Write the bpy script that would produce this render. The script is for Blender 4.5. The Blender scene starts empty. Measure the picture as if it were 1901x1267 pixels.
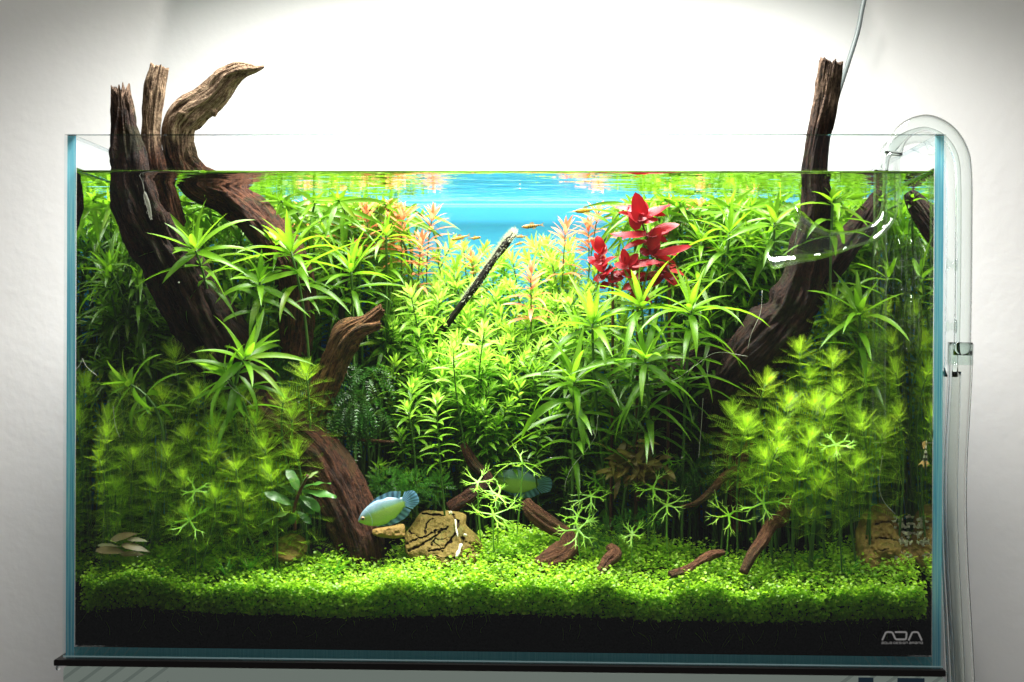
import bpy, math, random
import numpy as np
from mathutils import Vector, Matrix

S = 0.01                       # everything below is measured in centimetres
rng = np.random.default_rng(11)
random.seed(11)
scene = bpy.context.scene
col = scene.collection
PI = math.pi

# ------------------------------------------------------------------ camera
CAM = np.array([3.9826, -96.6312, 22.2987])
pitch, yaw, roll = -0.00358324, 0.03273628, 0.00450726
FW = np.array([-math.sin(yaw)*math.cos(pitch), math.cos(yaw)*math.cos(pitch), math.sin(pitch)])
_r = np.array([math.cos(yaw), math.sin(yaw), 0.0]); _u = np.cross(_r, FW)
RT = math.cos(roll)*_r + math.sin(roll)*_u
UP = -math.sin(roll)*_r + math.cos(roll)*_u
FPX = 50/36*1901
cd = bpy.data.cameras.new('camera'); cd.lens = 50; cd.sensor_width = 36
cd.clip_start = 0.02; cd.clip_end = 50
cam = bpy.data.objects.new('camera', cd); col.objects.link(cam)
M = Matrix.Identity(4)
for i in range(3):
    M[i][0] = RT[i]; M[i][1] = UP[i]; M[i][2] = -FW[i]; M[i][3] = CAM[i]*S
cam.matrix_world = M
cd.dof.use_dof = True; cd.dof.focus_distance = 1.05; cd.dof.aperture_fstop = 14.0
scene.camera = cam

# ------------------------------------------------------------------ light
w = bpy.data.worlds.new('World'); scene.world = w; w.use_nodes = True
bg = w.node_tree.nodes['Background']
bg.inputs[0].default_value = (0.75, 0.77, 0.8, 1); bg.inputs[1].default_value = 0.10

def area(name, loc, target, sx, sy, power, color, shape='RECTANGLE'):
    l = bpy.data.lights.new(name, 'AREA'); l.shape = shape; l.size = sx*S
    if shape in ('RECTANGLE', 'ELLIPSE'): l.size_y = sy*S
    l.energy = power; l.color = color
    o = bpy.data.objects.new(name, l); col.objects.link(o)
    o.location = [c*S for c in loc]
    d = Vector(target) - Vector(loc)
    o.rotation_euler = d.to_track_quat('-Z', 'Y').to_euler()
    return o
LAMP_Z = 66.0
al = area('aquarium_lamp_light', (0.8, 8.0, LAMP_Z-1.25), (0.8, 8.0, 0), 48, 12, 12.8, (1.0, 0.985, 0.94)); al.data.spread = math.radians(142)
area('room_light', (2, -100, 200), (0, 20, 20), 14, 14, 17.0, (1.0, 0.94, 0.87), 'DISK')

scene.view_settings.view_transform = 'Standard'
scene.view_settings.look = 'None'
scene.view_settings.exposure = 0.0
scene.view_settings.gamma = 1.0
scene.render.engine = 'CYCLES'
cy = scene.cycles
cy.max_bounces = 12; cy.diffuse_bounces = 6; cy.glossy_bounces = 5; cy.transmission_bounces = 8
cy.transparent_max_bounces = 24; cy.caustics_reflective = True; cy.blur_glossy = 0.5; cy.caustics_refractive = False
cy.sample_clamp_indirect = 4.0
try:
    cy.use_denoising = True
except Exception:
    pass

# ------------------------------------------------------------------ helpers
def P(px, py, d):
    """point seen at photo pixel (px,py) standing d cm behind the front glass"""
    v = FW + RT*(px-950.5)/FPX + UP*(633.5-py)/FPX
    return CAM + v*((d-CAM[1])/v[1])
def ppc(d): return FPX/(d-CAM[1])          # photo pixels per cm at depth d
def unit(v):
    v = np.asarray(v, float); return v/(np.linalg.norm(v)+1e-12)
def clamp(x, a, b): return max(a, min(b, x))

def link(o, parent=None):
    col.objects.link(o)
    if parent is not None: o.parent = parent
    return o
ORG = {}
def make_mesh(name, V, Fs, mats, smooth=True, tint=None, vec=None, mat_idx=None):
    V = np.asarray(V, float)
    me = bpy.data.meshes.new(name)
    Fs = [np.asarray(f, int) for f in Fs if len(f)]
    nl = sum(f.size for f in Fs); nf = sum(len(f) for f in Fs)
    me.vertices.add(len(V)); me.vertices.foreach_set('co', (V*S).astype(np.float32).ravel())
    me.loops.add(nl); me.polygons.add(nf)
    me.loops.foreach_set('vertex_index', np.concatenate([f.ravel() for f in Fs]).astype(np.int32))
    tot = np.concatenate([np.full(len(f), f.shape[1]) for f in Fs])
    start = np.concatenate([[0], np.cumsum(tot)[:-1]])
    me.polygons.foreach_set('loop_start', start.astype(np.int32))
    me.polygons.foreach_set('loop_total', tot.astype(np.int32))
    me.polygons.foreach_set('use_smooth', np.full(nf, smooth))
    if mat_idx is not None: me.polygons.foreach_set('material_index', np.asarray(mat_idx, np.int32))
    me.update(calc_edges=True); me.validate()
    for m in (mats if isinstance(mats, (list, tuple)) else [mats]): me.materials.append(m)
    if tint is not None:
        a = me.attributes.new('tint', 'FLOAT', 'POINT'); a.data.foreach_set('value', np.asarray(tint, np.float32))
    if vec is not None:
        a = me.attributes.new('grain', 'FLOAT_VECTOR', 'POINT'); a.data.foreach_set('vector', np.asarray(vec, np.float32).ravel())
    return me

class MB:
    def __init__(self): self.V = []; self.F = {}; self.T = []; self.G = []; self.n = 0
    def add(self, V, F, tint=0.5, vec=None):
        V = np.asarray(V, float).reshape(-1, 3)
        for f in (F if isinstance(F, list) else [F]):
            f = np.asarray(f, int)
            if len(f): self.F.setdefault(f.shape[1], []).append(f+self.n)
        self.V.append(V); self.T.append(np.broadcast_to(np.asarray(tint, float).ravel(), (len(V),)) if np.size(tint) in (1, len(V)) else np.full(len(V), .5))
        self.G.append(np.zeros((len(V), 3)) if vec is None else np.asarray(vec, float).reshape(-1, 3))
        self.n += len(V)
        return self
    def mesh(self, name, mat, org=(0, 0, 0), smooth=True):
        V = np.concatenate(self.V) - np.asarray(org, float)
        return make_mesh(name, V, [np.concatenate(f) for f in self.F.values()], mat, smooth, np.concatenate(self.T), np.concatenate(self.G))
    def build(self, name, mat, parent=None, org=None, smooth=True, kind=None):
        if org is None: org = ORG.get(parent.name, (0, 0, 0)) if parent else (0, 0, 0)
        o = bpy.data.objects.new(name, self.mesh(name, mat, org, smooth)); link(o, parent)
        o.color = (0, 0, 0, 1)
        if parent is None: o.location = [c*S for c in org]; ORG[o.name] = tuple(org)
        if kind: o['kind'] = kind
        return o

def tag(o, label, cat, group=None):
    o['label'] = label; o['category'] = cat
    if group: o['group'] = group
    return o
def thing(name, org, label, cat, group=None):
    o = bpy.data.objects.new(name, None); link(o); o.empty_display_size = 0.01
    o.location = [c*S for c in org]; ORG[o.name] = tuple(float(c) for c in org)
    return tag(o, label, cat, group)
def structure(o): o['kind'] = 'structure'; return o

def box(x0, x1, y0, y1, z0, z1):
    V = np.array([[x, y, z] for x in (x0, x1) for y in (y0, y1) for z in (z0, z1)], float)
    F = np.array([[0, 1, 3, 2], [4, 6, 7, 5], [0, 4, 5, 1], [2, 3, 7, 6], [0, 2, 6, 4], [1, 5, 7, 3]])
    return V, F
def catmull(pts, n):
    p = np.asarray(pts, float)
    if len(p) == 2:
        t = np.linspace(0, 1, n)[:, None]; return p[0]*(1-t)+p[1]*t
    p = np.vstack([2*p[0]-p[1], p, 2*p[-1]-p[-2]])
    k = len(p)-3; t = np.linspace(0, k-1e-9, n); i = t.astype(int); f = (t-i)[:, None]
    a, b, c, d = p[i], p[i+1], p[i+2], p[i+3]
    return .5*((2*b)+(c-a)*f+(2*a-5*b+4*c-d)*f**2+(3*b-a-3*c+d)*f**3)
def frames(C):
    T = np.gradient(C, axis=0); T /= np.linalg.norm(T, axis=1)[:, None]+1e-12
    u = np.cross(T[0], [0.0, 1.0, 0.05]); u = unit(u); U = [u]
    for i in range(1, len(C)):
        u = U[-1]-T[i]*np.dot(U[-1], T[i]); U.append(unit(u))
    U = np.array(U); return T, U, np.cross(T, U)
def tube(C, R, n=8, cap=True):
    C = np.asarray(C, float); m = len(C); R = np.broadcast_to(np.asarray(R, float), (m,))
    T, U, W = frames(C); th = np.linspace(0, 2*PI, n, endpoint=False)
    V = C[:, None]+R[:, None, None]*(np.cos(th)[None, :, None]*U[:, None]+np.sin(th)[None, :, None]*W[:, None])
    V = V.reshape(-1, 3); F = grid_faces(m, n, True)
    if cap:
        V = np.vstack([V, C[0], C[-1]]); a = m*n
        j = np.arange(n); j2 = (j+1) % n
        F = [F, np.stack([np.full(n, a), j2, j], 1), np.stack([np.full(n, a+1), (m-1)*n+j, (m-1)*n+j2], 1)]
    return V, F
def grid_faces(m, n, wrap=False):
    i = np.arange(m-1)[:, None]; j = np.arange(n if wrap else n-1)[None]; j2 = (j+1) % n
    return np.stack(np.broadcast_arrays(i*n+j, i*n+j2, (i+1)*n+j2, (i+1)*n+j), -1).reshape(-1, 4)
def lathe(prof, n=48):
    prof = np.asarray(prof, float); th = np.linspace(0, 2*PI, n, endpoint=False)
    V = np.stack([prof[:, None, 0]*np.cos(th), prof[:, None, 0]*np.sin(th), np.broadcast_to(prof[:, None, 1], (len(prof), n))], -1)
    return V.reshape(-1, 3), grid_faces(len(prof), n, True)
def vnoise(x, y, seed=0):
    """smooth 2-d value noise, vectorised"""
    x = np.asarray(x, float); y = np.asarray(y, float)
    xi = np.floor(x).astype(int); yi = np.floor(y).astype(int); fx = x-xi; fy = y-yi
    fx = fx*fx*(3-2*fx); fy = fy*fy*(3-2*fy)
    def h(a, b):
        n = (a*374761393 + b*668265263 + seed*974711) & 0x7fffffff
        n = ((n ^ (n >> 13))*1274126177) & 0x7fffffff
        return ((n ^ (n >> 16)) & 0xffff)/65535.0
    return (h(xi, yi)*(1-fx)+h(xi+1, yi)*fx)*(1-fy)+(h(xi, yi+1)*(1-fx)+h(xi+1, yi+1)*fx)*fy

# ------------------------------------------------------------------ materials
def newmat(name):
    m = bpy.data.materials.new(name); m.use_nodes = True; nt = m.node_tree; nt.nodes.clear()
    return m, nt
def N(nt, typ, ins=None, **props):
    n = nt.nodes.new(typ)
    for k, v in props.items(): setattr(n, k, v)
    for k, v in (ins or {}).items():
        if isinstance(v, bpy.types.NodeSocket): nt.links.new(v, n.inputs[k])
        else: n.inputs[k].default_value = v
    return n
def c4(c): return (c[0], c[1], c[2], 1.0)
def out(nt, sh): N(nt, 'ShaderNodeOutputMaterial', {'Surface': sh})
def mixc(nt, fac, a, b, mode='MIX'):
    n = nt.nodes.new('ShaderNodeMix'); n.data_type = 'RGBA'; n.blend_type = mode
    for k, v in ((0, fac), (6, a), (7, b)):
        if isinstance(v, bpy.types.NodeSocket): nt.links.new(v, n.inputs[k])
        else: n.inputs[k].default_value = v if k == 0 else c4(v)
    return n.outputs[2]
def math_(nt, op, a, b=0.0, c=None, clamp=False):
    n = nt.nodes.new('ShaderNodeMath'); n.operation = op; n.use_clamp = clamp
    for k, v in ((0, a), (1, b), (2, c)):
        if v is None: continue
        if isinstance(v, bpy.types.NodeSocket): nt.links.new(v, n.inputs[k])
        else: n.inputs[k].default_value = v
    return n.outputs[0]
def ramp(nt, fac, stops):
    r = N(nt, 'ShaderNodeValToRGB', {0: fac}); e = r.color_ramp.elements
    while len(e) < len(stops): e.new(0.5)
    for k, (p, c) in enumerate(stops): e[k].position = p; e[k].color = c4(c) if len(c) == 3 else c
    return r.outputs[0]
def noise(nt, vec, scale, detail=3.0, rough=0.55, dist=0.0):
    ins = {'Scale': scale, 'Detail': detail, 'Roughness': rough, 'Distortion': dist}
    if vec is not None: ins['Vector'] = vec
    return N(nt, 'ShaderNodeTexNoise', ins).outputs[0]

def leaf_mat(name, old, mid, young, trans=0.45, rough=0.38, spec=0.4, tmul=1.5):
    m, nt = newmat(name)
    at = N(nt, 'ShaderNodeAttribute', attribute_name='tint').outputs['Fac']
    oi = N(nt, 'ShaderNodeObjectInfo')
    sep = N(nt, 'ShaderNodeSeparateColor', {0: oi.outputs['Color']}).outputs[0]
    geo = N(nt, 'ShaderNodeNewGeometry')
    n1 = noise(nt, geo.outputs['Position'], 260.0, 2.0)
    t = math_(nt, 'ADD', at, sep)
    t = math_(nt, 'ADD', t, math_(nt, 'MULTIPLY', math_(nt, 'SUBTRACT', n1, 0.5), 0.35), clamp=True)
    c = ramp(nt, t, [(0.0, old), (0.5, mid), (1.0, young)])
    # a few tired leaves, blotched yellow-brown
    n4 = noise(nt, geo.outputs['Position'], 55.0, 3.0)
    tired = math_(nt, 'MULTIPLY', math_(nt, 'SUBTRACT', math_(nt, 'ADD', math_(nt, 'MULTIPLY', oi.outputs['Random'], .35), n4), .78), 1.5, clamp=True)
    c = mixc(nt, tired, c, (mid[0]*1.5+.05, mid[1]*.8, mid[2]*.8))
    c2 = mixc(nt, 1.0, c, (tmul, tmul, tmul*0.8), 'MULTIPLY')
    b = N(nt, 'ShaderNodeBsdfPrincipled', {'Base Color': c, 'Roughness': rough, 'Specular IOR Level': spec})
    tr = N(nt, 'ShaderNodeBsdfTranslucent', {'Color': c2})
    out(nt, N(nt, 'ShaderNodeMixShader', {0: trans, 1: b.outputs[0], 2: tr.outputs[0]}).outputs[0])
    return m

MAT = {}
MAT['strap'] = leaf_mat('strap_leaf', (0.045, 0.115, 0.005), (0.13, 0.30, 0.010), (0.25, 0.47, 0.03), 0.5)
MAT['rotala'] = leaf_mat('fine_leaf', (0.05, 0.14, 0.006), (0.165, 0.37, 0.014), (0.36, 0.58, 0.08), 0.5)
MAT['pink'] = leaf_mat('pink_leaf', (0.34, 0.20, 0.04), (0.62, 0.22, 0.08), (0.70, 0.28, 0.16), 0.45, tmul=1.15)
MAT['red'] = leaf_mat('red_leaf', (0.15, 0.005, 0.010), (0.40, 0.008, 0.016), (0.58, 0.04, 0.06), 0.5, tmul=1.2)
MAT['feather'] = leaf_mat('feathery_leaf', (0.13, 0.26, 0.010), (0.27, 0.50, 0.016), (0.44, 0.66, 0.04), 0.5)
MAT['carpet'] = leaf_mat('carpet_leaf', (0.08, 0.18, 0.006), (0.22, 0.43, 0.012), (0.40, 0.62, 0.04), 0.5)
MAT['antler'] = leaf_mat('antler_leaf', (0.10, 0.30, 0.01), (0.26, 0.56, 0.03), (0.45, 0.75, 0.10), 0.4)
MAT['moss'] = leaf_mat('moss', (0.015, 0.06, 0.008), (0.04, 0.15, 0.015), (0.10, 0.30, 0.03), 0.35)
MAT['wavy'] = leaf_mat('wavy_leaf', (0.025, 0.10, 0.012), (0.07, 0.20, 0.03), (0.42, 0.48, 0.22), 0.3, 0.3)
MAT['brown'] = leaf_mat('brown_leaf', (0.08, 0.055, 0.012), (0.17, 0.125, 0.025), (0.27, 0.22, 0.05), 0.35)
MAT['grass'] = leaf_mat('grass_blade', (0.03, 0.13, 0.008), (0.10, 0.32, 0.015), (0.25, 0.55, 0.05), 0.4)
MAT['dead'] = leaf_mat('dead_leaf', (0.13, 0.095, 0.03), (0.20, 0.15, 0.05), (0.42, 0.38, 0.24), 0.45)

def simple(name, c, rough=0.5, spec=0.5, metal=0.0, bump=None):
    m, nt = newmat(name)
    ins = {'Base Color': c4(c), 'Roughness': rough, 'Specular IOR Level': spec, 'Metallic': metal}
    if bump:
        g = N(nt, 'ShaderNodeNewGeometry')
        h = noise(nt, g.outputs['Position'], bump[0], 4.0)
        ins['Normal'] = N(nt, 'ShaderNodeBump', {'Height': h, 'Strength': bump[1], 'Distance': bump[2]}).outputs[0]
    out(nt, N(nt, 'ShaderNodeBsdfPrincipled', ins).outputs[0]); return m
MAT['stem'] = simple('plant_stem', (0.05, 0.12, 0.015), 0.5)
MAT['stalk'] = simple('green_stalk', (0.16, 0.36, 0.04), 0.5)
MAT['stem_red'] = simple('dark_red_stem', (0.07, 0.015, 0.01), 0.5)
MAT['root'] = simple('white_root', (0.42, 0.42, 0.36), 0.5)
MAT['mat'] = simple('black_rubber', (0.010, 0.008, 0.008), 0.6, 0.3, bump=(300, 0.3, 0.0005))
MAT['white_metal'] = simple('lamp_white', (0.7, 0.7, 0.7), 0.4)
MAT['cord'] = simple('grey_cord', (0.11, 0.13, 0.13), 0.4)
MAT['logo'] = simple('silver_print', (0.75, 0.75, 0.75), 0.5)
MAT['eye'] = simple('fish_eye', (0.01, 0.01, 0.01), 0.1)
MAT['eye_ring'] = simple('fish_eye_ring', (0.35, 0.22, 0.10), 0.3)

def glass(name, ior, tint, bumpy=False, gcol=(1, 1, 1), tir=False, pw=5.0):
    """clear dielectric seen without ray bending: mirror share by Fresnel, the rest passes straight on"""
    m, nt = newmat(name)
    ins = {'IOR': ior}; gi = {'Color': c4(gcol), 'Roughness': 0.0}
    if bumpy:
        g = N(nt, 'ShaderNodeNewGeometry')
        mp = N(nt, 'ShaderNodeMapping', {'Vector': g.outputs['Position'], 'Scale': (26, 60, 10)})
        h = noise(nt, mp.outputs[0], 1.0, 2.0)
        gi['Normal'] = N(nt, 'ShaderNodeBump', {'Height': h, 'Strength': 0.35, 'Distance': 0.0030}).outputs[0]
    if tir: f = N(nt, 'ShaderNodeFresnel', ins).outputs[0]
    else:
        r0 = ((ior-1)/(ior+1))**2
        lw = N(nt, 'ShaderNodeLayerWeight', {'Blend': 0.5}).outputs['Facing']
        f = math_(nt, 'MULTIPLY_ADD', math_(nt, 'POWER', lw, pw), 1-r0, r0)
    t = N(nt, 'ShaderNodeBsdfTransparent', {'Color': c4(tint)}).outputs[0]
    gl = N(nt, 'ShaderNodeBsdfGlossy', gi).outputs[0]
    out(nt, N(nt, 'ShaderNodeMixShader', {0: f, 1: t, 2: gl}).outputs[0])
    return m
MAT['pane'] = glass('clear_pane', 1.45, (0.985, 0.993, 0.99))
MAT['water'] = glass('water', 1.33, (1, 1, 1), gcol=(0.93, 0.96, 0.93), tir=True)
MAT['water_top'] = glass('water_surface', 1.33, (1, 1, 1), True, gcol=(0.95, 0.97, 0.95), tir=True)
def bent_glass(name, ior, c, rough=0.0):
    m, nt = newmat(name)
    g_ = N(nt, 'ShaderNodeBsdfGlass', {'Color': c4(c), 'IOR': ior, 'Roughness': rough}).outputs[0]
    out(nt, g_); return m
MAT['pipe'] = bent_glass('pipe_glass', 1.3, (0.97, 0.985, 0.98))
MAT['hose'] = bent_glass('hose_vinyl', 1.16, (0.95, 0.96, 0.95), 0.02)
MAT['dish'] = glass('dish_glass', 1.5, (0.95, 0.98, 0.97))

def edge_glass(name, c0, c1, c2, reflection_stripes=False):
    m, nt = newmat(name)
    g = N(nt, 'ShaderNodeNewGeometry')
    mp = N(nt, 'ShaderNodeMapping', {'Vector': g.outputs['Position'], 'Scale': (900, 10, 12)})
    n1 = noise(nt, mp.outputs[0], 1.0, 2.0)
    c = ramp(nt, n1, [(0.3, c0), (0.5, c1), (0.7, c2)])
    if reflection_stripes:  # pale diagonal reflections painted into the edge colour near both ends
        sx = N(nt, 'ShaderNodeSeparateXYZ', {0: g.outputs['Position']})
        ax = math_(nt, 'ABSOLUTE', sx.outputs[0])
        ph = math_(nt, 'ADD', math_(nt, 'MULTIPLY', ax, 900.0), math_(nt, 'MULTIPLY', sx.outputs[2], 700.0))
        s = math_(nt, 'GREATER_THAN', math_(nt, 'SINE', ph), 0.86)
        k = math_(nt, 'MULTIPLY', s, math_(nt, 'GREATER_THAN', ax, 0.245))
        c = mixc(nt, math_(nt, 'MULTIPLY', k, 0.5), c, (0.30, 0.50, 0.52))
    b = N(nt, 'ShaderNodeBsdfPrincipled', {'Base Color': c, 'Roughness': 0.12, 'Specular IOR Level': 0.5, 'Coat Weight': 0.3})
    tr = N(nt, 'ShaderNodeBsdfTranslucent', {'Color': c})
    out(nt, N(nt, 'ShaderNodeMixShader', {0: 0.6, 1: b.outputs[0], 2: tr.outputs[0]}).outputs[0])
    return m
MAT['edge'] = edge_glass('pane_edge', (0.06, 0.36, 0.58), (0.20, 0.58, 0.72), (0.42, 0.76, 0.78))
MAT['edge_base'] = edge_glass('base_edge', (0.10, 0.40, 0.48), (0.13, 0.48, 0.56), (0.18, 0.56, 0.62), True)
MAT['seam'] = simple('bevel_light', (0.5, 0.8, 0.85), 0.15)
MAT['rim'] = simple('pane_rim', (0.035, 0.06, 0.05), 0.15)

m, nt = newmat('wall_paint')
g = N(nt, 'ShaderNodeNewGeometry')
h = math_(nt, 'ADD', noise(nt, g.outputs['Position'], 90.0, 4.0), math_(nt, 'MULTIPLY', noise(nt, g.outputs['Position'], 30.0, 3.0), 1.2))
c = mixc(nt, noise(nt, g.outputs['Position'], 6.0, 4.0), (0.72, 0.715, 0.70), (0.78, 0.775, 0.765))
out(nt, N(nt, 'ShaderNodeBsdfPrincipled', {'Base Color': c, 'Roughness': 0.7, 'Specular IOR Level': 0.25,
    'Normal': N(nt, 'ShaderNodeBump', {'Height': h, 'Strength': 0.22, 'Distance': 0.0015}).outputs[0]}).outputs[0])
MAT['wall'] = m

m, nt = newmat('blue_film')
g = N(nt, 'ShaderNodeNewGeometry')
vo = N(nt, 'ShaderNodeTexVoronoi', {'Vector': g.outputs['Position'], 'Scale': 62.0})
dots = math_(nt, 'LESS_THAN', math_(nt, 'ADD', vo.outputs['Distance'], math_(nt, 'MULTIPLY', noise(nt, g.outputs['Position'], 30.0), 0.55)), 0.34)
n2 = noise(nt, g.outputs['Position'], 8.0)
c = mixc(nt, n2, (0.055, 0.33, 0.56), (0.065, 0.36, 0.58))
c = mixc(nt, math_(nt, 'MULTIPLY', dots, 0.45), c, (0.03, 0.15, 0.26))
d = N(nt, 'ShaderNodeBsdfDiffuse', {'Color': c}).outputs[0]
tr = N(nt, 'ShaderNodeBsdfTranslucent', {'Color': c}).outputs[0]
out(nt, N(nt, 'ShaderNodeMixShader', {0: 0.2, 1: d, 2: tr}).outputs[0])
MAT['film'] = m

m, nt = newmat('black_soil')
g = N(nt, 'ShaderNodeNewGeometry')
vo = N(nt, 'ShaderNodeTexVoronoi', {'Vector': g.outputs['Position'], 'Scale': 420.0})
c = mixc(nt, noise(nt, g.outputs['Position'], 300.0), (0.002, 0.0015, 0.001), (0.009, 0.007, 0.005))
out(nt, N(nt, 'ShaderNodeBsdfPrincipled', {'Base Color': c, 'Roughness': 0.9, 'Specular IOR Level': 0.1,
    'Normal': N(nt, 'ShaderNodeBump', {'Height': vo.outputs['Distance'], 'Strength': 0.6, 'Distance': 0.002, }).outputs[0]}).outputs[0])
MAT['soil'] = m

def wood_mat(name, dryline, wet0, wet1, dry0, dry1):
    m, nt = newmat(name)
    at = N(nt, 'ShaderNodeAttribute', attribute_name='grain').outputs['Vector']
    g = N(nt, 'ShaderNodeNewGeometry')
    n1 = noise(nt, at, 6.5, 6.0, 0.65, 0.8); n2 = noise(nt, at, 22.0, 4.0, 0.65, 0.4); n3 = noise(nt, g.outputs['Position'], 75.0, 6.0, 0.7); n5 = noise(nt, g.outputs['Position'], 420.0, 4.0, 0.7); pv = N(nt, 'ShaderNodeTexVoronoi', {'Vector': at, 'Scale': 5.5}).outputs['Distance']
    f = math_(nt, 'ADD', math_(nt, 'MULTIPLY', n1, 0.6), math_(nt, 'MULTIPLY', n2, 0.4))
    f = math_(nt, 'ADD', f, math_(nt, 'MULTIPLY', math_(nt, 'SUBTRACT', n3, 0.5), 0.30))
    f = math_(nt, 'ADD', f, math_(nt, 'MULTIPLY', math_(nt, 'SUBTRACT', n5, 0.5), 0.22))
    f = math_(nt, 'SUBTRACT', f, math_(nt, 'MULTIPLY', math_(nt, 'LESS_THAN', pv, 0.13), 0.12))
    wet = ramp(nt, f, [(0.40, wet0), (0.64, wet1)])
    dry = ramp(nt, f, [(0.36, (0.02, 0.012, 0.008)), (0.45, dry0), (0.62, dry1)])
    z = N(nt, 'ShaderNodeSeparateXYZ', {0: g.outputs['Position']}).outputs[2]
    zz = math_(nt, 'ADD', z, math_(nt, 'MULTIPLY', math_(nt, 'SUBTRACT', n3, 0.5), 0.025))
    wet = mixc(nt, math_(nt, 'MULTIPLY', math_(nt, 'GREATER_THAN', noise(nt, g.outputs['Position'], 38.0, 5.0, .7), .55), .4), wet, (.022, .034, .006))
    k = N(nt, 'ShaderNodeMapRange', {0: zz, 1: dryline-0.008, 2: dryline+0.008}).outputs[0]
    c = mixc(nt, k, wet, dry)
    rg = N(nt, 'ShaderNodeMapRange', {0: k, 3: 0.72, 4: 0.9}).outputs[0]
    hgt = math_(nt, 'ADD', f, math_(nt, 'MULTIPLY', n5, 0.25))
    out(nt, N(nt, 'ShaderNodeBsdfPrincipled', {'Base Color': c, 'Roughness': rg, 'Specular IOR Level': 0.2,
        'Normal': N(nt, 'ShaderNodeBump', {'Height': hgt, 'Strength': 1.0, 'Distance': 0.007}).outputs[0]}).outputs[0])
    return m
MAT['wood'] = wood_mat('driftwood', 0.362, (0.010, 0.004, 0.002), (0.17, 0.058, 0.024), (0.15, 0.09, 0.052), (0.50, 0.36, 0.23))
MAT['wood_dark'] = wood_mat('dark_driftwood', 0.385, (0.004, 0.002, 0.001), (0.055, 0.019, 0.008), (0.08, 0.05, 0.034), (0.32, 0.21, 0.14))
MAT['stub'] = wood_mat('brown_stub', 9.0, (0.035, 0.013, 0.005), (0.34, 0.16, 0.055), (0.1, 0.1, 0.1), (0.1, 0.1, 0.1))
MAT['twig'] = wood_mat('twig', 9.0, (0.07, 0.025, 0.012), (0.28, 0.12, 0.055), (0.1, 0.1, 0.1), (0.1, 0.1, 0.1))
MAT['black_twig'] = wood_mat('black_twig', 9.0, (0.006, 0.005, 0.003), (0.03, 0.025, 0.012), (0.1, 0.1, 0.1), (0.1, 0.1, 0.1))

def stone_mat(name, a, b, dark):
    m, nt = newmat(name)
    at = N(nt, 'ShaderNodeAttribute', attribute_name='tint').outputs['Fac']
    g = N(nt, 'ShaderNodeNewGeometry')
    n1 = noise(nt, g.outputs['Position'], 70.0, 5.0); n2 = noise(nt, g.outputs['Position'], 600.0, 3.0)
    c = mixc(nt, n1, a, b)
    c = mixc(nt, math_(nt, 'MULTIPLY', n2, 0.35), c, (a[0]*.4, a[1]*.4, a[2]*.4))
    c = mixc(nt, math_(nt, 'MULTIPLY', math_(nt, 'GREATER_THAN', noise(nt, g.outputs['Position'], 45.0, 5.0, .7), .56), .45), c, (.09, .10, .015))
    c = mixc(nt, at, c, dark)
    out(nt, N(nt, 'ShaderNodeBsdfPrincipled', {'Base Color': c, 'Roughness': 0.75, 'Specular IOR Level': 0.25,
        'Normal': N(nt, 'ShaderNodeBump', {'Height': math_(nt, 'ADD', n2, n1), 'Strength': 0.5, 'Distance': 0.002}).outputs[0]}).outputs[0])
    return m
MAT['stone'] = stone_mat('yellow_stone', (0.115, 0.078, 0.012), (0.20, 0.14, 0.022), (0.028, 0.013, 0.004))
MAT['stone_brown'] = stone_mat('brown_stone', (0.22, 0.13, 0.03), (0.34, 0.22, 0.06), (0.03, 0.015, 0.006))
MAT['white_crust'] = simple('white_crust', (0.75, 0.70, 0.55), 0.7, bump=(400, 0.5, 0.001))

# ------------------------------------------------------------------ the room
V, F = box(-170, 170, 34.0, 38.0, -70, 170)
o = MB().add(V, F).build('wall', MAT['wall'], smooth=False); structure(o)

# pendant lamp over the tank, hung above the frame (it throws the faint shadow on the wall)
lamp = thing('pendant_lamp', (0, 14, LAMP_Z), 'flat white aquarium lamp hung over the tank with its thin grey cord', 'lamp')
MB().add(*box(-29, 29, -2.0, 22.0, LAMP_Z-1.0, LAMP_Z+1.2)).build('housing', MAT['white_metal'], lamp, smooth=False)
for x in (-20, 20):
    C = catmull([(x, 22, LAMP_Z+1.0), (x*0.99, 22, 95), (x*0.98, 22, 150)], 6)
    MB().add(*tube(C, 0.12, 6)).build('wire', MAT['cord'], lamp)
C = catmull([P(1640, -160, 26), P(1604, 0, 26), P(1592, 60, 26), P(1572, 125, 26), P(1549, 200, 26.5), P(1534, 285, 27), P(1530, 420, 28), P(1532, 700, 29)], 40)
MB().add(*tube(C, 0.21, 10)).build('cord', MAT['cord'], lamp)

# stand
st = thing('aquarium_stand', (0, 12, -10), 'pale grey-green glass-topped stand under the tank', 'stand')
def rbox(x0, x1, y0, y1, z0, z1, r=0.25):
    bm_pts = []
    for (cx, cz, a0) in ((x1-r, z1-r, 0), (x0+r, z1-r, 90), (x0+r, z0+r, 180), (x1-r, z0+r, 270)):
        for a in np.radians(np.linspace(a0, a0+90, 5)): bm_pts.append((cx+r*math.cos(a), cz+r*math.sin(a)))
    n = len(bm_pts); p = np.array(bm_pts)
    V = np.vstack([np.c_[p[:, 0], np.full(n, y0), p[:, 1]], np.c_[p[:, 0], np.full(n, y1), p[:, 1]]])
    V = np.vstack([V, [(x0+x1)/2, y0, (z0+z1)/2], [(x0+x1)/2, y1, (z0+z1)/2]])
    j = np.arange(n); j2 = (j+1) % n
    return V, [np.stack([j, j+n, j2+n, j2], 1), np.stack([np.full(n, 2*n), j, j2], 1), np.stack([np.full(n, 2*n+1), j2+n, j+n], 1)]
m, nt = newmat('stand_glass')
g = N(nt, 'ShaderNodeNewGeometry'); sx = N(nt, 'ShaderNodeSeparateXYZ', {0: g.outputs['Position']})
ax = math_(nt, 'ABSOLUTE', sx.outputs[0])
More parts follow.
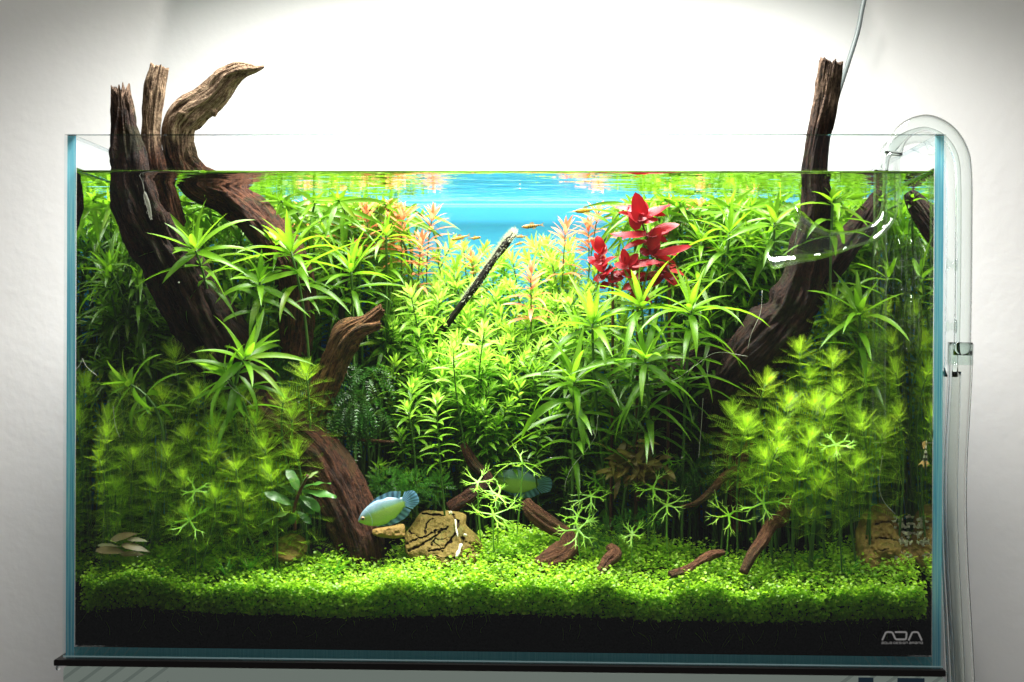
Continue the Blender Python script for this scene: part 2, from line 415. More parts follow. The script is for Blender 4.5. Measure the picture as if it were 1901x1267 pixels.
ph = math_(nt, 'ADD', math_(nt, 'MULTIPLY', sx.outputs[0], 420.0), math_(nt, 'MULTIPLY', sx.outputs[2], -560.0))
k = math_(nt, 'MULTIPLY', math_(nt, 'GREATER_THAN', math_(nt, 'SINE', ph), 0.72), math_(nt, 'GREATER_THAN', ax, 0.225))  # slanted reflection hatch put into the plate colour towards left and right
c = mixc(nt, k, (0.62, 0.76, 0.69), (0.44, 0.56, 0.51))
out(nt, N(nt, 'ShaderNodeBsdfPrincipled', {'Base Color': c, 'Roughness': 0.2}).outputs[0])
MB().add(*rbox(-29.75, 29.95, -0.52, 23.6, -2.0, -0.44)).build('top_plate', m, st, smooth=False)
MB().add(*box(-29.0, 29.3, 0.4, 23, -30, -2.02)).build('cabinet', simple('stand_body', (0.33, 0.42, 0.38), 0.3), st, smooth=False)
for x0, x1 in ((24.2, 25.2), (26.8, 28.6)):
    MB().add(*box(x0, x1, -0.545, -0.525, -1.9, -0.52)).build('dark_inset', simple('dark_blue_inset', (0.03, 0.07, 0.11), 0.3), st, smooth=False)

# rubber mat and its drop
MB_ = MB().add(*rbox(-30.45, 30.05, -0.45, 23.9, -0.42, -0.01, 0.06))
o = MB_.build('rubber_mat', MAT['mat'], org=(0, 12, -0.7), smooth=False); tag(o, 'thin black rubber mat sandwiched between tank and stand', 'mat')
V, F = lathe([(0.0, -0.28), (0.13, -0.24), (0.19, -0.12), (0.16, 0.0), (0.07, 0.1), (0, 0.13)], 16)
o = MB().add(V+np.array([-30.2, -0.25, -0.50]), F).build('water_drop', MAT['pipe'], org=(-30.15, -0.25, -0.75)); tag(o, 'clear water drop hanging under the left end of the black mat', 'drop')

# ------------------------------------------------------------------ the tank
ZW = 33.5; DB = 23.0
tank = thing('aquarium_tank', (0, 12, 0), 'rimless clear glass aquarium with blue-tinted pane edges standing on a black mat', 'aquarium')
def pane(name, b, edge_faces, edge_mat):
    V, F = box(*b)
    idx = [1 if k in edge_faces else 0 for k in range(6)]
    me = make_mesh(name, V-np.array(ORG[tank.name]), [F], [MAT['pane'], edge_mat], False, mat_idx=idx)
    o = bpy.data.objects.new(name, me); link(o, tank); return o
# faces: 0 -x, 1 +x, 2 -y, 3 +y, 4 -z, 5 +z
pane('front_pane', (-30, 30, 0, 0.6, 0, 36), (5,), MAT['rim'])
for b_ in ((-30, -29.4, 0.62, DB, 0, 35.97), (29.4, 30, 0.62, DB, 0, 35.97)):
    pane('side_pane', b_, (2,), MAT['edge'])
    MB().add(*box(b_[0]+.005, b_[1]-.005, 0.63, DB-.01, 35.972, 36.0)).build('pane_rim', MAT['rim'], tank, smooth=False)
pane('rear_pane', (-30, 30, DB+.02, DB+.6, 0, 36), (5,), MAT['rim'])
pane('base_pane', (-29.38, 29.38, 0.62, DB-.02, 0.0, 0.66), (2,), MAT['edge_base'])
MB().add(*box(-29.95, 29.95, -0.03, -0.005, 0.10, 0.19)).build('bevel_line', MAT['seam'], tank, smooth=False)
MB().add(*box(-29.9, 29.9, DB+.64, DB+.70, 0.7, 34.6)).build('background_film', MAT['film'], tank, smooth=False)

m, nt = newmat('waterline_light_band')  # pale bead added in place of the bright light band at the rear waterline
d = N(nt, 'ShaderNodeBsdfDiffuse', {'Color': c4((.22, .50, .62))}).outputs[0]; tr = N(nt, 'ShaderNodeBsdfTranslucent', {'Color': c4((.22, .50, .62))}).outputs[0]
b = N(nt, 'ShaderNodeMixShader', {0: .5, 1: d, 2: tr}).outputs[0]
out(nt, N(nt, 'ShaderNodeMixShader', {0: .6, 1: b, 2: N(nt, 'ShaderNodeBsdfTransparent').outputs[0]}).outputs[0])
MB().add(*tube(catmull([(-29.2, 22.75, 33.24), (0, 22.75, 33.24), (29.2, 22.75, 33.24)], 40), .15, 10)).build('waterline_light_band', m, tank)

# printed logo, as flat strokes on the front glass
def stroke(path, wd, mb, corner=0):
    p = np.asarray(path, float)
    d = np.gradient(p, axis=0); d /= np.linalg.norm(d, axis=1)[:, None]+1e-9
    n = np.c_[-d[:, 1], d[:, 0]]
    L = p+n*wd/2; R_ = p-n*wd/2
    for i in range(len(p)-1):
        q = [L[i], R_[i], R_[i+1], L[i+1]]
        a = [P(x, y, -0.012) for x, y in q]; b = [P(x, y, -0.003) for x, y in q]
        V = np.array(a+b); F = np.array([[0, 1, 2, 3], [4, 7, 6, 5], [0, 3, 7, 4], [1, 5, 6, 2], [0, 4, 5, 1], [3, 2, 6, 7]])
        mb.add(V, F)
def rounded(pts, r=6, n=5):
    o_ = [pts[0]]
    for a, b, c_ in zip(pts[:-2], pts[1:-1], pts[2:]):
        a, b, c_ = map(np.array, (a, b, c_))
        u = b+(a-b)/np.linalg.norm(a-b)*r; v = b+(c_-b)/np.linalg.norm(c_-b)*r
        for t in np.linspace(0, 1, n): o_.append(tuple((1-t)**2*u+2*t*(1-t)*b+t*t*v))
    o_.append(pts[-1]); return o_
def q(x, y): return (1620+x/11.52, 1150+y/11.52)
lg = MB()
stroke(rounded([q(205, 450), q(285, 275), q(420, 275), q(490, 432), q(715, 432), q(728, 275), q(475, 275)], 3.2), 3.4, lg)
stroke(rounded([q(768, 455), q(850, 275), q(970, 275), q(1052, 455)], 3.2), 3.4, lg)
lg.build('logo_initials', MAT['logo'], tank, smooth=False)
GL = {  # strokes on a 4 x 4 grid, (0,0) top-left
 'a': [[(0, 0), (4, 0), (4, 4), (0, 4), (0, 2), (4, 2)]], 'q': [[(4, 5.4), (4, 0), (0, 0), (0, 4), (4, 4)]],
 'u': [[(0, 0), (0, 4), (4, 4), (4, 0)]], 'd': [[(0, 0), (3, 0), (4, 1), (4, 4), (0, 4), (0, 0)]],
 'e': [[(4, 0), (0, 0), (0, 4), (4, 4)], [(0, 2), (3.6, 2)]], 's': [[(4, 0), (0, 0), (0, 2), (4, 2), (4, 4), (0, 4)]],
 'i': [[(0, 0), (0, 4)]], 'g': [[(4, 0), (0, 0), (0, 4), (4, 4), (4, 2), (2, 2)]], 'n': [[(0, 4), (0, 0), (4, 0), (4, 4)]],
 'm': [[(0, 4), (0, 0), (4.6, 0), (4.6, 4)], [(2.3, 0), (2.3, 4)]], 'o': [[(0, 0), (4, 0), (4, 4), (0, 4), (0, 0)]]}
lt = MB()
def word(txt, x0, x1):
    wds = [0.8 if ch == 'i' else (4.6 if ch == 'm' else 4) for ch in txt]; gap = 1.9
    tot = sum(wds)+gap*(len(txt)-1); k = (x1-x0)/tot; x = x0
    for ch, w_ in zip(txt, wds):
        for s in GL[ch]:
            for a, b in zip(s[:-1], s[1:]):
                pa = q(x+a[0]*k, 487+a[1]*9.5); pb = q(x+b[0]*k, 487+b[1]*9.5)
                stroke([pa, pb], 0.85, lt)
        x += (w_+gap)*k
word('aqua', 192, 412); word('design', 450, 748); word('amano', 784, 1070)
lt.build('logo_lettering', MAT['logo'], tank, smooth=False)

# water body with a climbing edge at the glass
xs = np.r_[-29.35, -29.28, -29.2, -29.1, -28.95, -28.7, np.linspace(-28.2, 28.2, 40), 28.7, 28.95, 29.1, 29.2, 29.28, 29.35]
ys = np.r_[0.65, 0.72, 0.8, 0.9, 1.05, 1.3, np.linspace(1.8, 21.8, 20), 22.3, 22.55, 22.7, 22.8, 22.88, 22.95]
X, Y = np.meshgrid(xs, ys, indexing='ij')
dist = np.minimum(np.minimum(X+29.35, 29.35-X), np.minimum(Y-0.65, 22.95-Y))
Z = ZW + 0.30*np.exp(-dist/0.16)
V = np.stack([X, Y, Z], -1).reshape(-1, 3); F = grid_faces(len(xs), len(ys))[:, ::-1]
nx, ny = len(xs), len(ys)
idx = np.arange(nx*ny).reshape(nx, ny)
loop = np.r_[idx[:, 0], idx[-1, 1:], idx[-2::-1, -1], idx[0, -2:0:-1]]
low = V[loop].copy(); low[:, 2] = 0.70
Vt = np.vstack([V, low]); n = len(loop); j = np.arange(n); j2 = (j+1) % n; b0 = nx*ny
side = np.stack([loop[j], b0+j, b0+j2, loop[j2]], 1)
# orientation: normals must point out of the water
me = make_mesh('water', V[:, :], [F], [MAT['water_top']], True)
wt = bpy.data.objects.new('water', me); link(wt); structure(wt)
nz = np.array([p.normal.z for p in me.polygons]).mean()
if nz < 0: me.flip_normals()
Vs = np.vstack([V[loop], low]); side = np.stack([j, n+j, n+j2, j2], 1)
me2 = make_mesh('water_sides', Vs, [side], [MAT['water']], False)
p0 = me2.polygons[0]
if p0.normal.dot(p0.center - Vector((0, 0.118, 0.17))) < 0: me2.flip_normals()
ws = bpy.data.objects.new('water_sides', me2); link(ws, wt)

# ------------------------------------------------------------------ soil
def soil_z(x, d):
    x = np.asarray(x, float); d = np.asarray(d, float)
    return 2.75+0.30*np.minimum(d, 9.5)+0.10*np.maximum(d-9.5, 0)+0.30*np.sin(x*.23+1.0)*np.minimum(1, d/4+.35)+0.35*(vnoise(x*.35+50, d*.35+9, 3)-.5)
xs = np.linspace(-29.3, 29.3, 170); ys = np.linspace(0.78, 22.9, 60)
X, Y = np.meshgrid(xs, ys, indexing='ij'); Z = soil_z(X, Y)+0.12*(rng.random(X.shape)-.5)
Z[:, 0] += 0.18*(vnoise(xs*0.9+3, xs*0, 5)-.5)
V = np.stack([X, Y, Z], -1).reshape(-1, 3); nx, ny = len(xs), len(ys); idx = np.arange(nx*ny).reshape(nx, ny)
loop = np.r_[idx[:, 0], idx[-1, 1:], idx[-2::-1, -1], idx[0, -2:0:-1]]
low = V[loop].copy(); low[:, 2] = 0.73; n = len(loop); j = np.arange(n); j2 = (j+1) % n; b0 = nx*ny
o = MB().add(np.vstack([V, low]), [grid_faces(nx, ny), np.stack([loop[j], b0+j, b0+j2, loop[j2]], 1)]).build('soil', MAT['soil'], smooth=False); structure(o)

# ------------------------------------------------------------------ driftwood
def limb(pts, n=110, ring=112, rough=1.0, jag=0.0, seed=0, start_jag=0.0, flat=1.0):
    """pts: (px, py, depth, half-width in px). Returns V, F, grain"""
    r = np.random.default_rng(seed)
    A = np.array([np.r_[P(p[0], p[1], p[2]), p[3]/ppc(p[2])] for p in pts])
    C4 = catmull(A, n); C = C4[:, :3]; R = np.maximum(C4[:, 3], 0.02)
    T, U, W = frames(C); th = np.linspace(0, 2*PI, ring, endpoint=False)
    s = np.r_[0, np.cumsum(np.linalg.norm(np.diff(C, axis=0), axis=1))]
    f = np.zeros((n, ring))
    for k, a in ((2, .10), (3, .09), (5, .07), (7, .055), (10, .05), (14, .04), (21, .035), (29, .03)):
        ph = r.uniform(0, 6.28); dr = r.uniform(-.35, .35)*3/k; am = a*(0.5+vnoise(s*0.5+seed*3.1, s*0, k))
        f += .6*(am[:, None]*np.cos(k*th[None]+ph+dr*s[:, None]+1.2*np.sin(s*.4+k)[:, None]))
    gr = np.abs(np.sin(4.5*th[None]+0.25*s[:, None]+r.uniform(0, 6)+0.8*np.sin(0.5*s)[:, None]))
    f += 0.07*np.minimum(gr*2.2, 1)-.06
    cx_, sx_ = np.cos(th)[None], np.sin(th)[None]; rs_ = np.clip(R.max(), .3, 3)
    for o_, a_ in ((1.0, .30), (2.1, .20), (4.3, .13), (8.5, .08)):
        f += a_*(vnoise(cx_*1.9*o_*rs_*.6+.23*o_*s[:, None]+seed, sx_*1.9*o_*rs_*.6+.31*o_*s[:, None]*.4+4, seed+int(o_*7))-.5)
    f += 0.10*(vnoise(s[:, None]*1.1+0*th[None], 3*np.cos(th)[None]+0*s[:, None]+7, seed+2)-.5)
    # knots and hollows
    for _ in range(int(3+s[-1]*.55)):
        s0, t0 = r.uniform(0, s[-1]), r.uniform(0, 6.28); wd = r.uniform(.25, .9)
        da = np.abs((th-t0+PI) % (2*PI)-PI)[None]*R[:, None]; f += r.choice([-.16, .13, .2])*np.exp(-((s[:, None]-s0)**2/(wd*1.6)**2+da**2/wd**2))
    f += .16*(vnoise(s[:, None]*.75+3, 1.3*np.sin(th)[None]+2*np.cos(th)[None]+5, seed+13)-.5)
    f -= .14*(vnoise(s[:, None]*.25+9, np.broadcast_to(th*2.2, (n, ring))+.2*s[:, None], seed+17) > .72)
    rad = R[:, None]*(1+rough*f)
    V = C[:, None]+rad[..., None]*(np.cos(th)[None, :, None]*U[:, None]*1.0+np.sin(th)[None, :, None]*W[:, None]*flat)
    if jag:
        e = np.clip((np.arange(n)-(n-8))/7.0, 0, 1)**1.5
        jg = vnoise(th*2.6+seed, th*0, seed+9)+0.6*vnoise(th*6+seed, th*0, seed+4)-0.6
        V += (e[:, None]*jg[None]*jag)[..., None]*T[:, None]
    g = np.stack([np.broadcast_to(np.cos(th), (n, ring))*R[:, None]*0.9, np.broadcast_to(np.sin(th), (n, ring))*R[:, None]*0.9, np.broadcast_to(s[:, None]*0.11+seed, (n, ring))], -1)
    V = V.reshape(-1, 3); g = g.reshape(-1, 3); F = grid_faces(n, ring, True)
    V = np.vstack([V, C[0], C[-1]+T[-1]*(-0.12 if jag else 0)]); g = np.vstack([g, g[0], g[-1]])
    a = n*ring; j = np.arange(ring); j2 = (j+1) % ring
    return V, [F, np.stack([np.full(ring, a), j2, j], 1), np.stack([np.full(ring, a+1), (n-1)*ring+j, (n-1)*ring+j2], 1)], g
def limb_obj(name, pts, mat, parent=None, label=None, cat='driftwood', group=None, **kw):
    V, F, g = limb(pts, **kw)
    base = P(pts[0][0], pts[0][1], pts[0][2])
    o = MB().add(V, F, 0.5, g).build(name, MAT[mat], parent, None if parent else base)
    if label: tag(o, label, cat, group)
    return o
# leaning post and root at the left
dl = thing('driftwood', P(660, 985, 8), 'dark leaning driftwood post with a splintered top beside the left pane', 'driftwood')
limb_obj('limb', [(470, 790, 10, 62), (420, 660, 9, 60), (372, 585, 8, 58), (318, 490, 6.5, 54), (270, 410, 5.2, 44), (243, 340, 4.5, 37), (236, 300, 4.2, 29), (231, 240, 4, 23), (226, 176, 3.8, 16)], 'wood_dark', dl, n=130, jag=1.2, seed=3, rough=0.9)
limb_obj('limb', [(330, 640, 10, 22), (385, 650, 9.5, 46), (430, 690, 9.5, 55)], 'wood_dark', dl, n=30, seed=5)
limb_obj('splinter', [(262, 330, 4.0, 16), (258, 290, 4, 15), (246, 236, 3.9, 9), (238, 190, 3.8, 4)], 'wood_dark', dl, n=40, ring=32, seed=8, jag=.5)
limb_obj('splinter', [(214, 250, 3.9, 8), (214, 215, 3.8, 6), (213, 182, 3.7, 4)], 'wood_dark', dl, n=30, ring=24, seed=18, jag=.4)
limb_obj('root', [(470, 740, 10.5, 50), (530, 800, 9, 52), (590, 850, 8, 50), (632, 915, 7.2, 48), (660, 985, 7, 46), (672, 1040, 7.4, 46)], 'wood', dl, n=90, seed=12, rough=0.55)
# forked pair of posts behind it
d2 = thing('driftwood', P(545, 640, 14), 'forked pale driftwood with one upright and one outstretched horn above the water', 'driftwood')
limb_obj('limb', [(546, 660, 10, 26), (552, 580, 9.8, 32), (542, 500, 9.8, 33), (490, 420, 10.4, 34), (422, 364, 11, 33), (362, 334, 9.6, 32), (334, 290, 8.8, 26), (332, 238, 8.4, 29), (350, 210, 8.3, 31), (392, 178, 8.2, 26), (420, 146, 8, 22), (446, 130, 7.9, 16), (474, 128, 7.8, 7), (490, 124, 7.8, 2.5)], 'wood', d2, n=190, ring=96, seed=21, rough=0.85)
limb_obj('limb', [(320, 420, 10, 26), (300, 350, 8.4, 28), (284, 300, 7.4, 22), (281, 230, 7.2, 17), (287, 170, 7.2, 19), (296, 126, 7.2, 17)], 'wood', d2, n=110, seed=26, rough=0.7, jag=.35)
limb_obj('spur', [(385, 190, 8.1, 12), (396, 206, 8, 8), (399, 217, 8, 2)], 'wood', d2, n=20, ring=24, seed=27)
# right-hand driftwood
d3 = thing('driftwood', P(1350, 760, 9), 'thick driftwood rising at the right to a cut post above the water', 'driftwood')
limb_obj('limb', [(1318, 800, 11, 26), (1352, 720, 10, 36), (1412, 645, 9, 48), (1464, 580, 8.5, 42), (1490, 510, 8.2, 34), (1506, 440, 8, 29), (1516, 380, 7.8, 25), (1512, 318, 7.4, 21), (1524, 230, 7.2, 20), (1535, 165, 7.1, 20), (1542, 116, 7, 19)], 'wood_dark', d3, n=150, seed=31, rough=0.85, jag=.35)
limb_obj('branch', [(1455, 600, 9, 34), (1520, 530, 9.8, 22), (1570, 460, 10.6, 24), (1604, 410, 11.2, 22), (1628, 372, 11.6, 16), (1636, 358, 11.8, 10)], 'wood_dark', d3, n=80, seed=36, rough=0.8)
limb_obj('root', [(1230, 860, 12, 34), (1236, 770, 12, 32), (1262, 700, 12.2, 30), (1330, 665, 12, 26), (1420, 650, 10, 36)], 'wood_dark', d3, n=70, seed=38, rough=0.7)
limb_obj('root', [(1345, 890, 10.5, 20), (1345, 830, 10.5, 20), (1370, 760, 10, 30), (1400, 690, 9.4, 36)], 'wood_dark', d3, n=60, seed=39)
# broken stub in the middle
sb = thing('driftwood_stub', P(600, 740, 9), 'short broken brown driftwood stub pointing up between moss and fine-leaved stems', 'driftwood')
limb_obj('limb', [(580, 780, 9.5, 26), (604, 715, 8.6, 23), (626, 665, 8, 24), (645, 625, 7.6, 25), (680, 598, 7.2, 15), (708, 574, 7, 10)], 'stub', sb, n=90, seed=41, rough=1.0, jag=.3)
limb_obj('prong', [(640, 640, 7.4, 14), (672, 616, 6.9, 12), (704, 605, 6.7, 7)], 'stub', sb, n=40, ring=32, seed=42, jag=.4)
# fuzzy black twig before the blue background
tw = thing('algae_twig', P(800, 640, 17), 'straight black twig furred with white algae before the blue background', 'twig')
limb_obj('twig', [(770, 680, 16.4, 7), (852, 572, 15.2, 6), (884, 530, 14.6, 7), (914, 485, 14.4, 7), (938, 452, 14.3, 7), (955, 434, 14.2, 4.5)], 'black_twig', tw, n=60, ring=24, seed=44)
tu = MB(); C = catmull([P(*p) for p in [(860, 560, 15), (884, 530, 14.6), (914, 485, 14.4), (938, 452, 14.3), (956, 432, 14.2)]], 3200)
for i in range(len(C)):
    a = rng.uniform(0, 2*PI); s = i/len(C)
    if rng.random() > 0.3+0.9*s: continue
    dr = unit([math.cos(a)-.5, rng.normal()*.5, math.sin(a)+0.4]); b = C[i]+dr*0.20; L = rng.uniform(.12, .42)
    sd = unit(np.cross(dr, [0, 1, 0.1]))*0.022
    tu.add(np.array([b-sd, b+sd, b+dr*L+rng.normal(0, .05, 3)]), np.array([[0, 1, 2]]))
m, nt = newmat('white_fuzz')
d = N(nt, 'ShaderNodeBsdfDiffuse', {'Color': c4((.75, .8, .6))}).outputs[0]; tr = N(nt, 'ShaderNodeBsdfTranslucent', {'Color': c4((.8, .85, .6))}).outputs[0]
out(nt, N(nt, 'ShaderNodeMixShader', {0: .5, 1: d, 2: tr}).outputs[0])
tu.build('algae_fuzz', m, tw, kind='stuff')
# small roots and twigs on the ground
limb_obj('driftwood_twig', [(1462, 925, 5.0, 9), (1452, 962, 4.4, 12), (1432, 973, 4.0, 10), (1415, 1003, 3.2, 11), (1396, 1030, 2.6, 10), (1380, 1064, 2.0, 8)], 'twig', label='crooked reddish twig propped up beside a grassy sprout in the right carpet', cat='twig', seed=51, n=50, ring=28)
limb_obj('driftwood_twig', [(1345, 1026, 3.2, 5), (1318, 1032, 2.9, 10), (1298, 1044, 2.6, 9), (1275, 1058, 2.2, 9), (1244, 1068, 1.9, 7)], 'twig', label='short reddish twig lying flat in the carpet right of centre', cat='twig', seed=52, n=40, ring=28, jag=.2)
limb_obj('driftwood_twig', [(1130, 1014, 4.0, 7), (1142, 1028, 3.6, 11), (1128, 1042, 3.0, 11), (1110, 1066, 2.4, 8)], 'twig', label='small bent brown root stub poking from the middle of the carpet', cat='twig', seed=53, n=36, ring=28)
limb_obj('driftwood_twig', [(1395, 820, 8, 9), (1372, 868, 7.4, 9), (1340, 890, 7, 8), (1318, 915, 6.6, 7), (1290, 935, 6.2, 5), (1262, 942, 6, 3)], 'twig', label='slim brown branch reaching left below the right feathery plants', cat='twig', seed=54, n=50, ring=28)
limb_obj('driftwood_twig', [(1352, 800, 9.5, 12), (1358, 870, 9, 12), (1358, 920, 8.5, 11), (1370, 990, 8, 8)], 'wood', label='upright brown root standing under the right feathery plants', cat='twig', seed=55, n=40, ring=28)
limb_obj('driftwood_twig', [(975, 930, 7, 8), (988, 952, 6.6, 15), (1020, 975, 6.2, 17), (1050, 992, 5.8, 15), (1052, 1020, 5.2, 22), (1020, 1042, 4.6, 24), (995, 1050, 4.4, 14)], 'twig', label='thick reddish root stump among antler-shaped leaves at the carpet edge', cat='driftwood', seed=56, n=60, ring=40)
limb_obj('driftwood_twig', [(835, 945, 9, 12), (870, 920, 9, 12), (905, 893, 9.5, 11), (880, 860, 10, 9), (860, 825, 10.5, 7)], 'wood', label='brown root slanting in the shade behind the yellow cracked stone', cat='driftwood', seed=57, n=50, ring=28)
limb_obj('driftwood_twig', [(630, 812, 9.5, 3), (680, 818, 9.5, 4), (732, 821, 9.5, 3)], 'twig', label='thin horizontal twig in the dark hollow left of centre', cat='twig', seed=58, n=30, ring=20)
limb_obj('driftwood_twig', [(640, 560, 13, 5), (634, 600, 13, 6), (640, 520, 13, 6), (648, 500, 13, 5)][::-1][:2]+[(636, 560, 13, 6), (630, 640, 13, 6)], 'black_twig', label='dark upright twig under the strap-leaved rosette left of the thicket', cat='twig', seed=59, n=30, ring=20)

# ------------------------------------------------------------------ stones
def stone(outline, d0, tilt, bulge, seed, cracks=(), cw=1.05, m=60, k=150, wob=0.15):
    """outline in photo px; the front face leans back by tilt (cm of depth per px of height)"""
    ol = np.array(outline, float); c = ol.mean(0)
    ol = catmull(np.vstack([ol, ol[:1]]), k+1)[:-1]
    rho = np.linspace(0, 1, m)
    XY = c+rho[:, None, None]*(ol-c)[None]
    y0 = ol[:, 1].max()
    nz = (vnoise(XY[..., 0]*.05, XY[..., 1]*.05, seed)-.5)*wob*3+(vnoise(XY[..., 0]*.2, XY[..., 1]*.2, seed+1)-.5)*wob
    h = bulge*(1-rho[:, None]**5)
    dep = d0+(y0-XY[..., 1])*tilt-h+nz
    crack = np.zeros(XY.shape[:2])
    XW = XY+5.0*np.stack([vnoise(XY[..., 0]*.13+i_*9, XY[..., 1]*.13+i_*5, seed+50+i_)-.5 for i_ in (0, 1)], -1)
    for cr in cracks:
        cr_w = cr[1]*.5 if isinstance(cr, tuple) else cw; pl = np.array(cr[0] if isinstance(cr, tuple) else cr, float)
        jx = (vnoise(XY[..., 0]*.25, XY[..., 1]*.25, 77)-.5)*3.2
        for a, b in zip(pl[:-1], pl[1:]):
            ab = b-a; t = np.clip(((XW-a)@ab)/(ab@ab), 0, 1)
            dd = np.linalg.norm(XW-(a+t[..., None]*ab), axis=-1)+jx*.75
            crack = np.maximum(crack, np.clip(1.5-dd/cr_w, 0, 1))
    dep = dep+crack*0.35
    Vf = np.array([[P(XY[i, j, 0], XY[i, j, 1], dep[i, j]) for j in range(k)] for i in range(m)])
    back = d0+(y0-XY[..., 1])*tilt*1.0+bulge*1.6*(1-rho[:, None]**3)+.3+nz
    bi = np.linspace(m-1, 0, 10).astype(int)
    Vb = np.array([[P(XY[i, j, 0], XY[i, j, 1], back[i, j]) for j in range(k)] for i in bi])
    V = np.vstack([Vf.reshape(-1, 3), Vb.reshape(-1, 3)])
    tint = np.r_[crack.ravel(), np.zeros(10*k)]
    return V, grid_faces(m+10, k, True), tint
def z7(l): return [(640+x/6.333, 880+y/6.333) for x, y in l]
V, F, t = stone(z7([(705, 760), (720, 690), (790, 600), (870, 480), (960, 430), (1130, 440), (1250, 430), (1420, 480), (1430, 600), (1560, 730), (1640, 900), (1600, 1010), (1480, 1090), (1300, 1115), (1050, 1080), (900, 1040), (740, 960)]), 4.6, 0.036, 0.7, 5,
    [z7([(705, 835), (880, 750), (1050, 690), (1190, 640)]), (z7([(760, 905), (900, 830), (1000, 770), (1110, 690), (1200, 640)]), 3.0), z7([(1030, 530), (960, 590), (950, 700)]), (z7([(760, 685), (880, 750)]), 1.4),
     (z7([(1000, 910), (1180, 870), (1250, 790), (1310, 680), (1330, 560), (1270, 470)]), 3.2), (z7([(1050, 770), (1000, 890)]), 1.1), (z7([(1050, 790), (1160, 920)]), 1.2), z7([(900, 460), (1050, 480), (1170, 500)]),
     (z7([(1200, 1000), (1400, 985), (1520, 920), (1560, 830)]), 3.0), (z7([(1390, 750), (1400, 800), (1310, 1000)]), 3.2), (z7([(1050, 770), (1200, 750)]), 1.3), (z7([(1420, 800), (1530, 850)]), 1.2), (z7([(1030, 990), (1080, 965), (1130, 1000)]), 1.6)], m=90, k=220)
ys_ = tag(MB().add(V, F, t).build('cracked_stone', MAT['stone'], org=P(820, 1040, 6)), 'cracked yellow-brown stone at the carpet edge next to the blue fish', 'stone')
vb = MB()
for pl, wd in ((z7([(1370, 830), (1345, 900), (1310, 985)]), .12), (z7([(1300, 540), (1310, 640), (1330, 740)]), .06), (z7([(1225, 465), (1260, 455)]), .13), (z7([(1400, 715), (1435, 725)]), .09)):
    C = catmull([P(x, y, 4.6+(1045-y)*.036-.62) for x, y in pl], 12)
    vb.add(*tube(C, wd*(1+.3*np.sin(np.arange(12))), 7))
vb.build('white_vein', MAT['white_crust'], ys_, org=ORG[ys_.name])
V, F, t = stone(z7([(310, 660), (380, 640), (560, 610), (690, 590), (710, 680), (690, 740), (560, 760), (400, 740), (330, 710)]), 5.6, 0.03, 0.4, 9, m=30, k=60)
tag(MB().add(V, F, t).build('stone', MAT['stone_brown'], org=P(720, 1000, 6)), 'small grey-brown stone under the belly of the pale blue fish', 'stone')
V, F, t = stone([(1588, 985), (1605, 950), (1637, 935), (1660, 955), (1672, 985), (1690, 1010), (1700, 1035), (1680, 1060), (1630, 1065), (1592, 1050)], 4.4, 0.03, 1.0, 15,
    [([(1625, 972), (1650, 968), (1668, 985)], 1.8), ([(1598, 1000), (1640, 1000), (1675, 1005)], 1.6), ([(1612, 1025), (1650, 1020)], 1.2)], m=60, k=120, wob=.3)
rs = tag(MB().add(V, F, t).build('stone', MAT['stone_brown'], org=P(1640, 1060, 5)), 'pointed brown stone with white crust in the right front corner', 'stone')
vb = MB()
for i in range(60):
    x, y = 1676+rng.normal(0, 9), rng.uniform(958, 1045)
    c = P(x, y, 4.4+(1065-y)*.03-.75+rng.uniform(-.05, .1)); r_ = rng.uniform(.04, .16)
    V, F = lathe([(0, -r_), (r_*.8, -r_*.5), (r_, 0), (r_*.7, r_*.5), (0, r_*.8)], 7)
    vb.add((V*np.array([1.5, .35, .6])+rng.normal(0, .05, V.shape)) @ np.array(Matrix.Rotation(rng.uniform(-1, 1), 3, 'Y'))+c, F)
vb.build('white_crust', MAT['white_crust'], rs, org=ORG[rs.name], kind='stuff')
V, F, t = stone([(515, 1000), (545, 990), (570, 1005), (565, 1030), (530, 1045), (505, 1030)], 5.0, 0.03, 0.5, 19, m=24, k=50, wob=.3)
tag(MB().add(V, F, t).build('stone', MAT['stone_brown'], org=P(540, 1030, 5)), 'small brown stone half sunk in the carpet below the wavy-leaved plant', 'stone')

# ------------------------------------------------------------------ leaves
def prof_strap(t): return np.sin(PI*np.clip(t, 0, 1)**0.62)**0.75*(1-0.25*t)
def prof_lance(t): return np.sin(PI*np.clip(t, 0, 1)**0.75)**0.9
def prof_ovate(t): return np.sin(PI*np.clip(t*.97+.03, 0, 1)**0.72)**0.8
def prof_spoon(t): return 0.15+0.85*np.sin(PI*np.clip(t, 0, 1)**1.25)**0.8*(t < 1)
def fit(P0, D, L):
    """shorten leaves that would grow through the panes or the surface"""
    P0 = np.atleast_2d(np.asarray(P0, float)); D = np.atleast_2d(np.asarray(D, float)); D = D/np.linalg.norm(D, axis=1)[:, None]
    L = np.broadcast_to(np.asarray(L, float), (len(P0),)).copy()
    for ax_, lo, hi in ((0, -28.7, 28.7), (1, .74, 22.6), (2, 0, 33.25)):
        with np.errstate(divide='ignore', invalid='ignore'):
            a = np.where(D[:, ax_] > 1e-3, (hi-P0[:, ax_])/D[:, ax_], 1e9); b = np.where(D[:, ax_] < -1e-3, (lo-P0[:, ax_])/D[:, ax_], 1e9)
        L = np.minimum(L, np.maximum(np.minimum(a, b), .03))
    return L
